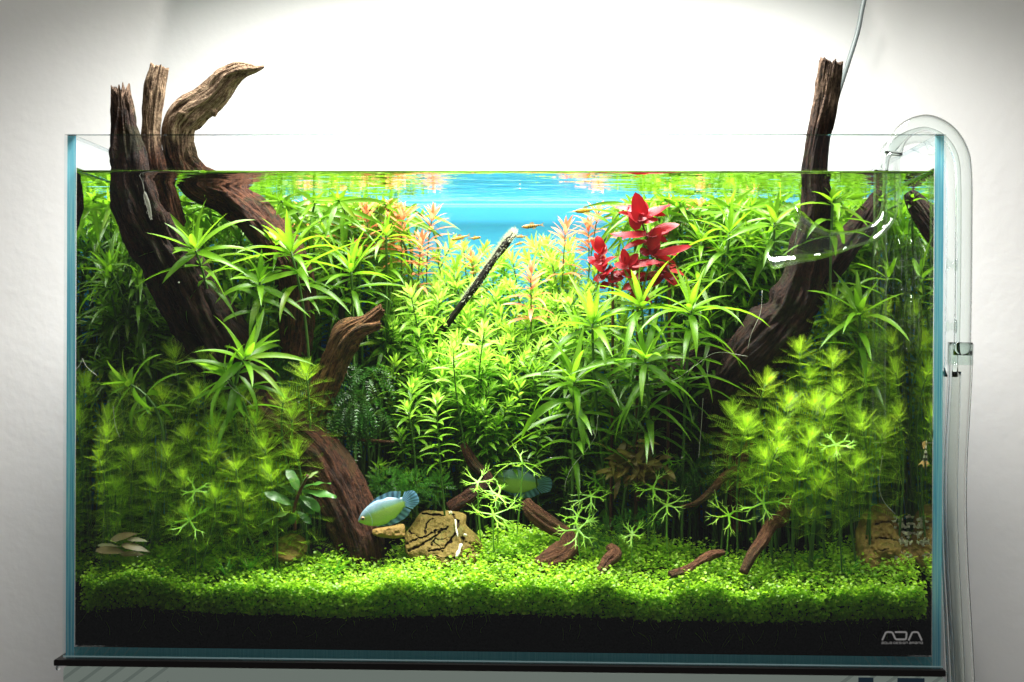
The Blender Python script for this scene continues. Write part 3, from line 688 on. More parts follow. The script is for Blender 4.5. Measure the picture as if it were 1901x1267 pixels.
def leaves(P0, D, U, L, W, bend, prof=prof_strap, ns=5, fold=0.25, wave=0.0, tint=0.5, clip=True):
    """many leaves at once: base points, directions, upper-side normals, lengths, widths, bends (rad, away from U)"""
    P0, D, U = (np.asarray(a, float).reshape(-1, 3) for a in (P0, D, U)); n = len(P0)
    L, W, bend = (np.broadcast_to(np.asarray(a, float), (n,)) for a in (L, W, bend))
    if clip: L = fit(P0, D, L)
    D = D/np.linalg.norm(D, axis=1)[:, None]; U = U-D*(U*D).sum(1)[:, None]; U /= np.linalg.norm(U, axis=1)[:, None]+1e-9
    Sd = np.cross(U, D); t = np.linspace(0, 1, ns+1)
    ang = bend[:, None]*t[None]**1.2
    ca, sa = np.cos(ang), np.sin(ang)
    ax = np.concatenate([np.zeros((n, 1)), np.cumsum((ca[:, 1:]+ca[:, :-1])/2, 1)], 1)/ns*L[:, None]
    az = -np.concatenate([np.zeros((n, 1)), np.cumsum((sa[:, 1:]+sa[:, :-1])/2, 1)], 1)/ns*L[:, None]
    cen = P0[:, None]+ax[..., None]*D[:, None]+az[..., None]*U[:, None]
    nrm = sa[..., None]*D[:, None]+ca[..., None]*U[:, None]
    w = prof(t)[None]*W[:, None]/2
    lat = rng.normal(0, .09, n)*(1.0 if clip else 1/6); tw = rng.normal(0, .45, n)
    cen = cen+Sd[:, None]*(lat[:, None]*L[:, None]*t[None]**2)[..., None]
    ct, st = np.cos(tw[:, None]*t[None])[..., None], np.sin(tw[:, None]*t[None])[..., None]
    Sv, nrm = Sd[:, None]*ct+nrm*st, nrm*ct-Sd[:, None]*st
    wv = wave*W[:, None]*np.sin(t[None]*14+np.arange(n)[:, None]) if wave else 0
    e1 = cen+Sv*w[..., None]+nrm*(w*fold*2*.5+wv)[..., None]
    e2 = cen-Sv*w[..., None]+nrm*(w*fold*2*.5-wv)[..., None]
    V = np.stack([e1, cen, e2], 2)                       # n, ns+1, 3, 3
    f = grid_faces(ns+1, 3); per = (ns+1)*3
    F = (f[None]+(np.arange(n)*per)[:, None, None]).reshape(-1, 4)
    T = np.broadcast_to(np.asarray(tint, float).reshape(-1, 1), (n, per)) if np.size(tint) == n else np.full((n, per), float(np.ravel(tint)[0]))
    T = np.array(T).reshape(n, ns+1, 3); T[:, :, 1] += .10; T = np.clip(T, 0, 1.1)
    return V.reshape(-1, 3), F, T.ravel()

BENDS = [-0.15, 0.25, 0.6, 1.0, 1.5]
def leaf_lib(prof, mat, ns=7, fold=0.3, wave=0.0, thick=None):
    o = []
    for k, b in enumerate(BENDS):
        o.append([])
        for v in range(4):
            V, F, T = leaves([[0, 0, 0]], [[1, 0, 0]], [[0, 0, 1]], 1.0, 1.0/6, b*rng.uniform(.85, 1.15), prof, ns, fold, wave, 0.0, clip=False)
            V[:, 1] *= 6.0
            o[-1].append(make_mesh('leaf', V, [F], MAT[mat], True, T))
    return o
LIB = {'strap': leaf_lib(prof_strap, 'strap'), 'rotala': leaf_lib(prof_lance, 'rotala', 5), 'pink': leaf_lib(prof_lance, 'pink', 5), 'red': leaf_lib(lambda t: np.sin(PI*np.clip(t*.96+.04, 0, 1)**0.85)**0.6, 'red', 9, 0.2, 0.04),
       'wavy': leaf_lib(prof_spoon, 'wavy', 14, 0.15, 0.13), 'brown': leaf_lib(prof_ovate, 'brown', 6), 'grass': leaf_lib(prof_strap, 'grass', 7, 0.4), 'dead': leaf_lib(prof_ovate, 'dead', 6, 0.1, 0.03)}
def leaf_obj(kind, parent, p, d, u, L, W, bend, tint, name='leaf'):
    if float(fit(p, d, L)[0]) < .4*L: return None
    k = int(np.argmin([abs(b-bend) for b in BENDS]))
    o = bpy.data.objects.new(name, LIB[kind][k][rng.integers(4)]); link(o, parent)
    d = unit(d); u = np.asarray(u, float); u = unit(u-d*np.dot(u, d)); s = np.cross(u, d)
    L = float(fit(p, d, L)[0])
    rel = (np.asarray(p)-np.array(ORG[parent.name]))*S
    m = Matrix.Identity(4)
    for i in range(3):
        m[i][0] = d[i]*L; m[i][1] = s[i]*W; m[i][2] = u[i]*L; m[i][3] = rel[i]
    o.matrix_basis = m; o.color = (float(tint), 0, 0, 1)
    return o
def basis(a):
    a = unit(a); u = unit(np.cross(a, [0.13, 1, 0.07])); return a, u, np.cross(a, u)

def stem_curve(base, tip, tipdir, n=16):
    base, tip = np.asarray(base, float), np.asarray(tip, float); L = np.linalg.norm(tip-base)
    b1 = base+np.array([0, 0, 1])*L*.35; b2 = tip-unit(tipdir)*L*.35
    t = np.linspace(0, 1, n)[:, None]
    return (1-t)**3*base+3*(1-t)**2*t*b1+3*(1-t)*t*t*b2+t**3*tip
def ground_pt(x, d): return np.array([x, d, float(soil_z(x, d))+.1])

# ---- strap-leaved plants (whorls of long narrow leaves)
def strap_plant(px, py, d, label, group=None, Lp=95, Wp=15, n_top=11, nodes=3, axis=(0, -.35, 1), tint=0.45, base=None, kind='strap', name='strap_leaf_plant', cat='plant', lower=5, spread=1.0, node_gap=1.1, stemmat='stem', stem_r=.13, joined=False):
    tip = P(px, py, d); tip[0] = clamp(tip[0], -28.2, 28.2)
    if base is None: base = ground_pt(clamp(tip[0]*.97+rng.normal(0, .6), -28, 28), clamp(d+rng.uniform(.5, 2.5), 3, 22))
    a = unit(np.asarray(axis, float)+rng.normal(0, .16, 3))
    t_ = thing(name, base, label, cat, group)
    C = stem_curve(base, tip, a, 18)
    MB().add(*tube(C, np.linspace(stem_r, stem_r*.7, 18), 6)).build('stem', MAT[stemmat], t_)
    k = 1/ppc(d); L0, W0 = Lp*k, Wp*k
    A, U_, W_ = basis(a); ga = rng.uniform(0, 6.28)
    J = []
    def put(p, dr, up, L, W, b, tn):
        if joined: J.append((p, dr, up, L, W, b, tn))
        else: leaf_obj(kind, t_, p, dr, up, L, W, b, tn)
    for i in range(n_top):
        f = (i+.5)/n_top
        phi = math.radians(8+82*f*spread+rng.normal(0, 6)); th = ga+i*2.399
        rad = math.cos(th)*U_+math.sin(th)*W_
        dr = math.cos(phi)*A+math.sin(phi)*rad; up = math.sin(phi)*A-math.cos(phi)*rad
        L = L0*(0.55+.5*min(1, f*1.7))*rng.uniform(.62, 1.15)
        put(tip-A*0.45*f, dr, up+rng.normal(0, .12, 3), L, W0*rng.uniform(.8, 1.1)*(0.75+.25*min(1, f*2)), rng.uniform(0.0, .5)+f*.75, tint+0.16*(1-f)+rng.normal(0, .09))
    s = np.r_[0, np.cumsum(np.linalg.norm(np.diff(C, axis=0), axis=1))]
    for q_ in range(1, nodes+1):
        sq = s[-1]-q_*node_gap-.4
        if sq < 1: break
        pt = np.array([np.interp(sq, s, C[:, i]) for i in range(3)]); i0 = min(len(C)-2, int(np.searchsorted(s, sq)))
        A2, U2, W2 = basis(C[i0+1]-C[max(0, i0-1)]); g2 = rng.uniform(0, 6.28)
        for i in range(lower):
            th = g2+i*2*PI/lower+rng.normal(0, .2); phi = math.radians(rng.uniform(65, 100))
            rad = math.cos(th)*U2+math.sin(th)*W2; dr = math.cos(phi)*A2+math.sin(phi)*rad
            put(pt, dr, math.sin(phi)*A2-math.cos(phi)*rad, L0*rng.uniform(.75, 1.05), W0*rng.uniform(.8, 1.0), rng.uniform(.4, 1.4), tint-.08*q_+rng.normal(0, .07))
    if joined:
        V, F, T = leaves([j_[0] for j_ in J], [j_[1] for j_ in J], [j_[2] for j_ in J], [j_[3] for j_ in J], [j_[4] for j_ in J], [j_[5] for j_ in J], prof_strap, 6, .3, tint=np.clip([j_[6] for j_ in J], 0, 1))
        MB().add(V, F, T).build('foliage', MAT[kind], t_, kind='stuff')
    return t_

# prominent single rosettes: (px, py, depth, axis, Lp, label)
SP = [
 (1283, 574, 6.8, (.05, -.3, 1), 112, 'large strap-leaved rosette in front of the red plant, its leaves fanned upright'),
 (1198, 668, 6.2, (0, -.45, 1), 112, 'large low strap-leaved rosette with long leaves reaching right over the dark hollow'),
 (1066, 706, 6.4, (-.05, -.5, 1), 108, 'lowest strap-leaved rosette at centre, its leaves drooping over the dark hollow'),
 (1100, 600, 7.6, (-.1, -.35, 1), 105, 'strap-leaved rosette between the fine-leaved thicket and the red plant'),
 (1190, 566, 8.4, (0, -.3, 1), 100, 'strap-leaved rosette directly below the red-leaved plant'),
 (1354, 430, 10.5, (.05, -.35, 1), 95, 'strap-leaved rosette high up, right of the red-leaved plant'),
 (1438, 412, 10, (.1, -.3, 1), 90, 'strap-leaved rosette just left of the right-hand driftwood post'),
 (1546, 372, 6.5, (-.1, -.35, 1), 85, 'strap-leaved rosette in front of the right driftwood post near the surface'),
 (1596, 580, 7, (-.1, -.2, 1), 100, 'upright strap-leaved rosette beside the glass intake pipe, above feathery tips'),
 (1664, 512, 8.5, (0, -.2, 1), 85, 'dim strap-leaved rosette between the intake pipe and the right pane'),
 (362, 462, 4.6, (-.25, -.4, 1), 100, 'strap-leaved rosette with arching leaves across the dark left post'),
 (540, 466, 7.5, (-.25, -.35, 1), 110, 'strap-leaved rosette with glossy leaves below the forked driftwood'),
 (482, 524, 6.5, (.05, -.4, 1), 80, 'smaller strap-leaved rosette between the two left driftwood limbs'),
 (652, 502, 10, (0, -.35, 1), 105, 'tall strap-leaved rosette left of the blue background opening'),
 (455, 664, 4.2, (.75, -.25, .75), 105, 'sideways-leaning strap-leaved shoot crossing the foot of the dark left post'),
 (238, 712, 3.2, (-.85, -.35, .35), 75, 'sprawling shoot with pale whitish leaves near the left pane'),
 (420, 700, 4.8, (-.5, -.4, .6), 90, 'strap-leaved shoot drooping over the left feathery plants'),
]
for (px, py, d, ax_, Lp, lab) in SP:
    far = d > 8
    strap_plant(px, py, d, lab, 'single strap-leaved rosettes', Lp=Lp*1.28, Wp=17 if not far else 14.5, n_top=16 if Lp > 95 else 12, nodes=5 if Lp > 95 and px > 1000 else 2, axis=ax_, tint=.45, lower=4, spread=1.08)
# mass of strap-leaved stems at the back, left and right
def mass(n, xr, yr, dr, label, group, tint=.4, Lp=(66, 104), Wp=10.5, nodes=3, joined=True, n_top=12, ax=(-.35, 1), **kw):
    """tips strewn evenly over a region (best of a few tries each, so none crowd)"""
    got = []
    for i in range(n):
        best = max(([rng.uniform(*xr), rng.uniform(*yr)] for _ in range(8)), key=lambda c_: min([math.hypot(c_[0]-g_[0], (c_[1]-g_[1])*1.3) for g_ in got] or [0]))
        got.append(best); d = rng.uniform(*dr)
        strap_plant(best[0], best[1], d, label, group, Lp=rng.uniform(*Lp), Wp=Wp, n_top=n_top, nodes=nodes, axis=(rng.normal(0, .18 if ax[1] > .6 else .8), ax[0], ax[1]), tint=tint+rng.normal(0, .05), lower=5, node_gap=1.2, joined=joined, **kw)
mass(26, (320, 745), (368, 470), (14, 22), 'bright strap-leaved stem in the mass behind the left driftwood', 'strap-leaved stems behind the left driftwood', .52, nodes=4)
mass(20, (300, 745), (385, 430), (14, 22), 'bright strap-leaved stem touching the surface at the back left', 'strap-leaved stems touching the surface at the back left', .5, nodes=3)
mass(28, (1160, 1720), (385, 430), (14, 22), 'bright strap-leaved stem touching the surface at the back right', 'strap-leaved stems touching the surface at the back right', .48, nodes=3)
mass(26, (250, 735), (368, 386), (10, 22), 'shoot spreading flat under the surface at the back left', 'shoots under the surface at the back left', .42, nodes=2, ax=(-.9, .3), Lp=(90, 125))
mass(30, (1170, 1680), (368, 386), (11, 22), 'shoot spreading flat under the surface at the back right', 'shoots under the surface at the back right', .42, nodes=2, ax=(-.9, .3), Lp=(90, 125))
mass(8, (380, 720), (430, 520), (9, 13), 'strap-leaved stem above the broken brown stub', 'strap-leaved stems above the stub', .45, joined=False, nodes=2)
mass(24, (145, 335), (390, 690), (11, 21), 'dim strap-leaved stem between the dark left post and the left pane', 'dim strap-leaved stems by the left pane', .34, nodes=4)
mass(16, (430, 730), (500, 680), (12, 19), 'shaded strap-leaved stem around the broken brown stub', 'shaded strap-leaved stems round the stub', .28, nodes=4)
mass(26, (1190, 1500), (366, 470), (13, 22), 'bright strap-leaved stem in the mass right of the red-leaved plant', 'strap-leaved stems right of the red plant', .5, nodes=4)
mass(8, (1290, 1430), (440, 530), (10.5, 13), 'strap-leaved stem between the big rosettes and the right driftwood', 'strap-leaved stems left of the right driftwood', .42, joined=False, nodes=2)
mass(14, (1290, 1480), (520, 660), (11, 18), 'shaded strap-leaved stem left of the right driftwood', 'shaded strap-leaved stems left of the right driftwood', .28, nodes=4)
mass(16, (1540, 1720), (355, 560), (11, 21), 'strap-leaved stem behind the glass outflow pipe', 'strap-leaved stems behind the glass pipe', .35, nodes=4)
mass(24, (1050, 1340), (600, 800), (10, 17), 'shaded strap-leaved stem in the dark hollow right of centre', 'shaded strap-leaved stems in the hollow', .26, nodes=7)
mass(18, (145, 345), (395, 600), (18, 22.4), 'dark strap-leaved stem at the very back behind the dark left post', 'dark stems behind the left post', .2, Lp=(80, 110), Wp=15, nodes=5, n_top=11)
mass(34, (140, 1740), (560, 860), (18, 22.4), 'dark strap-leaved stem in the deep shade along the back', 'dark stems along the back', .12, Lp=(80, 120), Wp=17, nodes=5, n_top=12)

# ---- fine-leaved stems (narrow leaves in close whorls)
def fine_stem(px, py, d, label, group, mat='rotala', single=False, Lp=42, Wp=8, leafy=9.0, axis=None, tint=.55, name='fine_leaf_stem', cat='plant', gap=.62, per=3, base=None):
    tip = P(px, py, d); tip[0] = clamp(tip[0], -28.2, 28.2)
    if base is None: base = ground_pt(clamp(tip[0]*.95+rng.normal(0, .7), -28, 28), clamp(d+rng.uniform(1, 3), 3, 22.2))
    a = unit(np.array([rng.normal(0, .42), -.45+rng.normal(0, .25), 1]) if axis is None else np.asarray(axis, float))
    t_ = thing(name, base, label, cat, group)
    C = stem_curve(base, tip, a, 16); MB().add(*tube(C, np.linspace(.09, .05, 16), 5)).build('stem', MAT['stem'], t_)
    s = np.r_[0, np.cumsum(np.linalg.norm(np.diff(C, axis=0), axis=1))]
    k = 1/ppc(d); L0, W0 = Lp*k, Wp*k
    P0, D, U, LL, WW, BB, TT = [], [], [], [], [], [], []
    q_ = 0; back = 0.0
    while back < min(leafy, s[-1]-.6):
        sq = s[-1]-back; pt = np.array([np.interp(sq, s, C[:, i]) for i in range(3)]); i0 = int(clamp(np.searchsorted(s, sq), 1, len(C)-1))
        A, U2, W2 = basis(C[i0]-C[i0-1]); f = min(1, back/2.2)
        for i in range(per):
            th = q_*PI/per+i*2*PI/per+rng.normal(0, .12); phi = math.radians(18+55*f**.6+rng.normal(0, 6))
            rad = math.cos(th)*U2+math.sin(th)*W2
            P0.append(pt); D.append(math.cos(phi)*A+math.sin(phi)*rad); U.append(math.sin(phi)*A-math.cos(phi)*rad)
            LL.append(L0*(.5+.5*f**.5)*rng.uniform(.85, 1.1)); WW.append(W0*rng.uniform(.85, 1.1)*(.7+.3*f)); BB.append(rng.uniform(.1, .5)+f*.45)
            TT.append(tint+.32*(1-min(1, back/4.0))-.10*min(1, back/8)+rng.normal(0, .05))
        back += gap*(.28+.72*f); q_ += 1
    if single:
        for i in range(len(P0)): leaf_obj(mat, t_, P0[i], D[i], U[i], LL[i], WW[i], BB[i], TT[i])
    else:
        V, F, T = leaves(P0, D, U, LL, WW, BB, prof_lance, 4, .25, tint=np.clip(TT, 0, 1))
        MB().add(V, F, T).build('foliage', MAT[mat], t_, kind='stuff')
    return t_
fine_stem(811, 742, 6.5, 'lone fine-leaved stem standing forward against the dark hollow', None, single=True, axis=(0, -.15, 1), Lp=46, Wp=8.5, leafy=5.2, tint=.45)
fine_stem(756, 758, 7.5, 'short fine-leaved sprig left of the lone forward stem', None, single=True, axis=(-.2, -.4, 1), Lp=44, Wp=9, leafy=1.2, tint=.4)
fine_stem(842, 648, 8.5, 'fine-leaved stem with a broad pale crown at the front of the thicket', None, single=True, axis=(.05, -.5, 1), Lp=54, Wp=9.5, leafy=4.5, tint=.62)
fine_stem(900, 610, 10, 'fine-leaved stem with pale arching leaves right of the front crown', None, single=True, axis=(.2, -.5, 1), Lp=54, Wp=9.5, leafy=4.5, tint=.66)
fine_stem(762, 545, 12, 'pale fine-leaved stem at the thicket edge above the broken stub', None, single=True, axis=(-.2, -.45, 1), Lp=54, Wp=9.5, leafy=5, tint=.6)
rows = [(468, 830, 1060, 20.8), (500, 740, 1085, 19.5), (535, 700, 1100, 17.8), (570, 700, 1090, 16.2), (606, 712, 1080, 14.8), (642, 722, 1060, 13.4), (678, 735, 1010, 12.2), (715, 745, 960, 11.2), (752, 830, 940, 10.8)]
for r_, (yy, x0, x1, dd) in enumerate(rows):
    x = x0+(r_ % 2)*18
    while x < x1:
        top = r_ < 3
        fine_stem(x+rng.normal(0, 9), yy+rng.normal(0, 11), dd+rng.normal(0, .5),
                  ('pale yellow-green fine-leaved stem at the thicket top '+('left of the furred twig' if x < 900 else 'right of the furred twig')) if top else ('fresh green fine-leaved stem in the mid thicket '+('beside the broken stub' if x < 800 else 'below the furred twig' if x < 940 else 'next to the big strap-leaved rosettes')) if r_ < 6 else ('shaded fine-leaved stem at the thicket foot '+('above the lone forward stem' if x < 850 else 'right of the lone forward stem')),
                  'top stems of the central thicket' if top else ('middle stems of the central thicket' if r_ < 6 else 'lower stems of the central thicket'),
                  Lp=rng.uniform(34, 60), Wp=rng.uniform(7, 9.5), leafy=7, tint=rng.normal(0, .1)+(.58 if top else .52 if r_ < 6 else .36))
        x += rng.uniform(17, 25)
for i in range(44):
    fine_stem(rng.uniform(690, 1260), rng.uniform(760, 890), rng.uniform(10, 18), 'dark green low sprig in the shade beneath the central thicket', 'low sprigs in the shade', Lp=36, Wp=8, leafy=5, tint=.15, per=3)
for i in range(20):
    fine_stem(rng.uniform(560, 745), rng.uniform(410, 540), rng.uniform(16, 21), 'pale fine-leaved stem left of the blue background opening', 'fine stems left of the blue opening', Lp=42, Wp=8, leafy=6, tint=.6)
for i in range(14):
    fine_stem(rng.uniform(1085, 1300), rng.uniform(470, 560), rng.uniform(15, 20), 'fine-leaved stem behind the red-leaved plant', 'fine stems behind the red plant', Lp=42, Wp=8, leafy=6, tint=.55)

# ---- pink-tipped stems
for (px, py, d, sz, lab) in [
 (747, 400, 15, 62, 'pink-orange stem tip just left of the blue opening'), (803, 400, 18, 55, 'slender pink stem tip standing free against the blue at its left end'),
 (722, 372, 15.5, 62, 'tallest pink stem reaching the surface left of the blue opening'), (782, 446, 16.5, 45, 'small pink tip low at the left edge of the blue opening'),
 (1050, 425, 17, 55, 'peach pink tip standing free at the right edge of the blue opening'), (985, 505, 13.5, 55, 'low pink-red rosette in the thicket below the right end of the blue'),
 (1114, 380, 18, 58, 'pale pink stem under the surface beside the red-leaved plant'), (1092, 420, 19, 45, 'small pink tip between the peach tip and the red leaves'),
 (569, 374, 15, 55, 'orange-pink tip in the far left back near the surface'), (636, 376, 15.5, 58, 'orange-pink tip midway along the back left'), (680, 392, 14.5, 55, 'orange-pink tip behind the tall strap-leaved rosette'),
 (875, 478, 19.5, 34, 'tiny pink tip in the thicket under the left half of the blue'), (1240, 372, 15, 50, 'pink tip near the surface behind the tallest red leaf'), (1400, 374, 16, 46, 'orange tip near the surface left of the right post'), (1300, 376, 15.5, 46, 'orange tip near the surface above the right strap-leaved mass')]:
    fine_stem(px, py, d, lab, 'pink-tipped stems', 'pink', single=True, Lp=sz, Wp=9, leafy=4.2, axis=(rng.normal(0, .1), -.12, 1), tint=.6, name='pink_stem', gap=.85, per=4)

# ---- red-leaved plant: three stems, broad leaves placed one by one
def red_stem(path, d, lvs, label):
    pts = [P(x, y, d+k_*0.2) for k_, (x, y) in enumerate(path)]
    base = ground_pt(pts[0][0], d+1.5)
    t_ = thing('red_leaf_plant', base, label, 'plant', 'red-leaved stems')
    C = catmull([base]+pts, 30); MB().add(*tube(C, np.linspace(.12, .07, 30), 6)).build('stem', MAT['stem_red'], t_)
    for (x0, y0, x1, y1, wpx, dz, tn) in lvs:
        a, b = P(x0, y0, d), P(x1, y1, d+dz); L = np.linalg.norm(b-a)
        up = np.array([rng.normal(0, .45), -.65, .6])
        for _ in range(2):
            q1 = a+rng.normal(0, .25, 3)+np.array([0, .25, 0]); q2 = b+rng.normal(0, .55, 3)+np.array([0, .3, 0])
            leaf_obj('red', t_, q1, q2-q1, (rng.normal(0, .5), -.6, .6), L*.7, wpx/ppc(d)*.8, .6, tn-.1+rng.normal(0, .12))
        leaf_obj('red', t_, a, b-a, up, L*1.0, wpx/ppc(d)*1.15, rng.choice([-.15, .25, .6, 1.0]), tn+rng.normal(0, .06))
def z8(l): return [(1000+x/3.424, 300+y/3.424) for x, y in l]
def L8(*l): return [((1000+a/3.424), (300+b/3.424), (1000+c_/3.424), (300+e/3.424), w_/3.424, dz, tn) for a, b, c_, e, w_, dz, tn in l]
red_stem(z8([(830, 820), (795, 720), (740, 590), (690, 480), (660, 400)]), 8.6, L8(
 (660, 400, 605, 195, 105, -.2, .35), (655, 395, 570, 260, 110, .6, .2), (660, 380, 712, 205, 55, .8, .6), (665, 330, 475, 255, 40, .5, .85), (670, 390, 752, 345, 45, -.5, .6), (690, 350, 838, 268, 62, -.6, .4),
 (685, 465, 450, 480, 60, .2, .55), (700, 470, 885, 375, 85, -.5, .45), (705, 560, 780, 415, 75, -.7, .3), (690, 600, 660, 540, 60, .4, .2), (735, 590, 980, 545, 55, -.4, .75), (750, 640, 590, 640, 60, -.4, .5), (770, 660, 880, 640, 50, .5, .7), (780, 690, 1000, 680, 50, .4, .8), (790, 720, 640, 700, 60, .3, .3), (800, 730, 900, 770, 55, -.4, .4), (790, 740, 690, 800, 60, .5, .2)),
 'tallest red-leaved stem with broad crimson leaves right of the blue opening')
red_stem(z8([(470, 800), (430, 740), (400, 660), (378, 560)]), 9.4, L8(
 (385, 580, 320, 500, 70, -.3, .5), (385, 575, 400, 470, 65, -.4, .3), (390, 590, 430, 520, 55, .5, .75), (400, 650, 300, 590, 50, .4, .7), (405, 665, 480, 560, 50, .3, .8), (415, 700, 350, 620, 60, -.4, .45), (420, 720, 480, 650, 60, -.5, .4), (425, 735, 330, 730, 60, .2, .5), (440, 760, 540, 720, 55, -.2, .5), (450, 780, 380, 800, 50, .3, .3)),
 'shorter red-leaved stem nearest the blue opening')
red_stem(z8([(630, 860), (615, 780), (590, 700), (565, 640)]), 9.0, L8(
 (570, 650, 520, 560, 60, -.3, .5), (570, 650, 640, 590, 75, -.4, .45), (575, 670, 480, 640, 55, .3, .8), (580, 690, 660, 640, 55, .4, .6), (600, 730, 500, 700, 60, .2, .5), (605, 750, 720, 720, 60, -.3, .35), (615, 790, 520, 780, 60, .2, .6), (620, 800, 700, 830, 55, -.3, .3), (628, 840, 560, 880, 50, .3, .3), (630, 850, 720, 900, 60, .2, .2)),
 'low bushy red-leaved stem between the other two red stems')

# ---- feathery plants
def feather_stem(px, py, d, label, group, leafy=6.5, Lp=58, tint=.45, axis=None, base=None):
    tip = P(px, py, d); tip[0] = clamp(tip[0], -28.2, 28.2)
    if base is None: base = ground_pt(clamp(tip[0]+rng.normal(0, .8), -28.3, 28.3), clamp(d+rng.uniform(.3, 1.6), 2, 20))
    a = unit(np.array([rng.normal(0, .18), -.3, 1]) if axis is None else np.asarray(axis, float))
    t_ = thing('feathery_stem', base, label, 'plant', group)
    C = stem_curve(base, tip, a, 16); MB().add(*tube(C, np.linspace(.10, .07, 16), 5)).build('stem', MAT['stem'], t_)
    s = np.r_[0, np.cumsum(np.linalg.norm(np.diff(C, axis=0), axis=1))]
    k = 1/ppc(d); mb = MB(); back = 0.0; q_ = 0
    nf = 11; ts = np.linspace(.12, .98, nf)
    VV, TT = [], []
    while back < min(leafy, s[-1]-.4):
        sq = s[-1]-back; pt = np.array([np.interp(sq, s, C[:, i]) for i in range(3)]); i0 = int(clamp(np.searchsorted(s, sq), 1, len(C)-1))
        A, U2, W2 = basis(C[i0]-C[i0-1]); f = min(1, back/1.5); per = 6 if f < .6 else 5
        for i in range(per):
            th = q_*.6+i*2*PI/per+rng.normal(0, .15); phi = math.radians(24+58*f**.6+rng.normal(0, 9))
            rad = math.cos(th)*U2+math.sin(th)*W2
            D = math.cos(phi)*A+math.sin(phi)*rad; U = math.sin(phi)*A-math.cos(phi)*rad; Sd = np.cross(U, D)
            L = Lp*k*(.55+.45*f**.5)*rng.uniform(.85, 1.12); bend = rng.uniform(.1, .6)-.35*(1-f); L = float(fit(pt, D, L)[0])
            cen = lambda t: pt+D*(L*t*(1-.12*bend*t))-U*(L*bend*.55*t*t)
            tn = tint+.35*(1-min(1, back/3.2))+rng.normal(0, .06)
            # rachis
            r0 = .024; tt = np.linspace(0, 1, 4)
            for ta, tb in zip(tt[:-1], tt[1:]):
                p0, p1 = cen(ta), cen(tb); VV.append(np.array([p0-Sd*r0, p0+Sd*r0, p1+Sd*r0*.8, p1+Sd*r0*.8])); TT.append(tn)
            for t in ts:
                p0 = cen(t); fl = L*.38*math.sin(PI*min(.96, t**.8*.9+.08))**.7*rng.uniform(.85, 1.1)
                for sg in (-1, 1):
                    e = unit(D*.75+Sd*sg*.75+U*.15)
                    b = D*(.012+.005*f)
                    VV.append(np.array([p0-b, p0+b, p0+e*fl+b*.55, p0+e*fl-b*.2])); TT.append(tn)
        back += 1.0*(.22+.78*f); q_ += 1
    V = np.concatenate(VV); F = np.arange(len(V)).reshape(-1, 4)
    MB().add(V, F, np.repeat(np.clip(TT, 0, 1), 4)).build('fronds', MAT['feather'], t_, smooth=False, kind='stuff')
    return t_
for (px, py, d) in [(569, 694, 6.0), (524, 738, 5.4), (200, 808, 2.6), (164, 858, 2.2), (402, 797, 4.0), (396, 836, 3.2), (488, 830, 4.2), (433, 868, 3.0), (400, 922, 2.4), (218, 915, 3.4), (348, 806, 4.2), (178, 778, 4.2), (326, 662, 7.0), (380, 672, 6.6), (448, 735, 5.6), (300, 748, 5.6), (262, 790, 4.8), (250, 850, 3.2), (310, 850, 3.4), (340, 890, 2.6), (470, 790, 5.0), (540, 780, 6.2), (500, 880, 3.8), (455, 925, 3.0), (290, 905, 3.2), (550, 840, 5.4), (360, 745, 5.4), (420, 760, 5.2), (155, 915, 3.2), (220, 720, 6), (160, 720, 7), (350, 960, 2.2)]:
    lab = ('tall' if py < 790 else 'low')+' feathery stem '+('beside the left pane' if px < 255 else 'between the left pane and the foot of the dark post' if px < 410 else 'against the brown left root')
    feather_stem(px+rng.normal(0, 4), py+rng.normal(0, 4), d, lab, 'lower left feathery plants', tint=.45, leafy=11)
for (px, py, d) in [(1551, 556, 8.5), (1548, 588, 7.4), (1482, 655, 6.8), (1548, 676, 5.6), (1419, 706, 6.2), (1461, 746, 5.0), (1590, 596, 8.6), (1686, 634, 7.6), (1671, 694, 6.4), (1671, 584, 10), (1509, 750, 4.6), (1532, 764, 3.8), (1389, 790, 5.6), (1447, 830, 3.8), (1675, 770, 5.4), (1356, 770, 6.4), (1374, 798, 5.4), (1500, 820, 3.2), (1560, 730, 4.6), (1590, 790, 3.8), (1550, 850, 2.8), (1600, 690, 6.4), (1620, 640, 8.6), (1640, 800, 5.0), (1590, 870, 3.0), (1480, 870, 3.4), (1420, 850, 4.4), (1530, 890, 3.0), (1500, 700, 6.8), (1450, 790, 4.8), (1700, 720, 8)]:
    lab = ('tall' if py < 700 else 'middle-height' if py < 800 else 'low')+' bright feathery stem '+('at the left flank of the right thicket by the roots' if px < 1480 else 'in the heart of the right thicket' if px < 1610 else 'between the intake pipe and the right pane')
    feather_stem(px+rng.normal(0, 4), py+rng.normal(0, 4), d, lab, 'lower right feathery plants', tint=.56, leafy=11 if py < 700 else 6.5 if py < 780 else 4.2)
for (px, py, d) in [(560, 500, 15), (500, 560, 9.5), (530, 545, 11), (580, 560, 14)]:
    feather_stem(px, py, d, 'small feathery tip among the strap leaves between the left limbs', 'feathery tips between the left limbs', tint=.35, leafy=3)

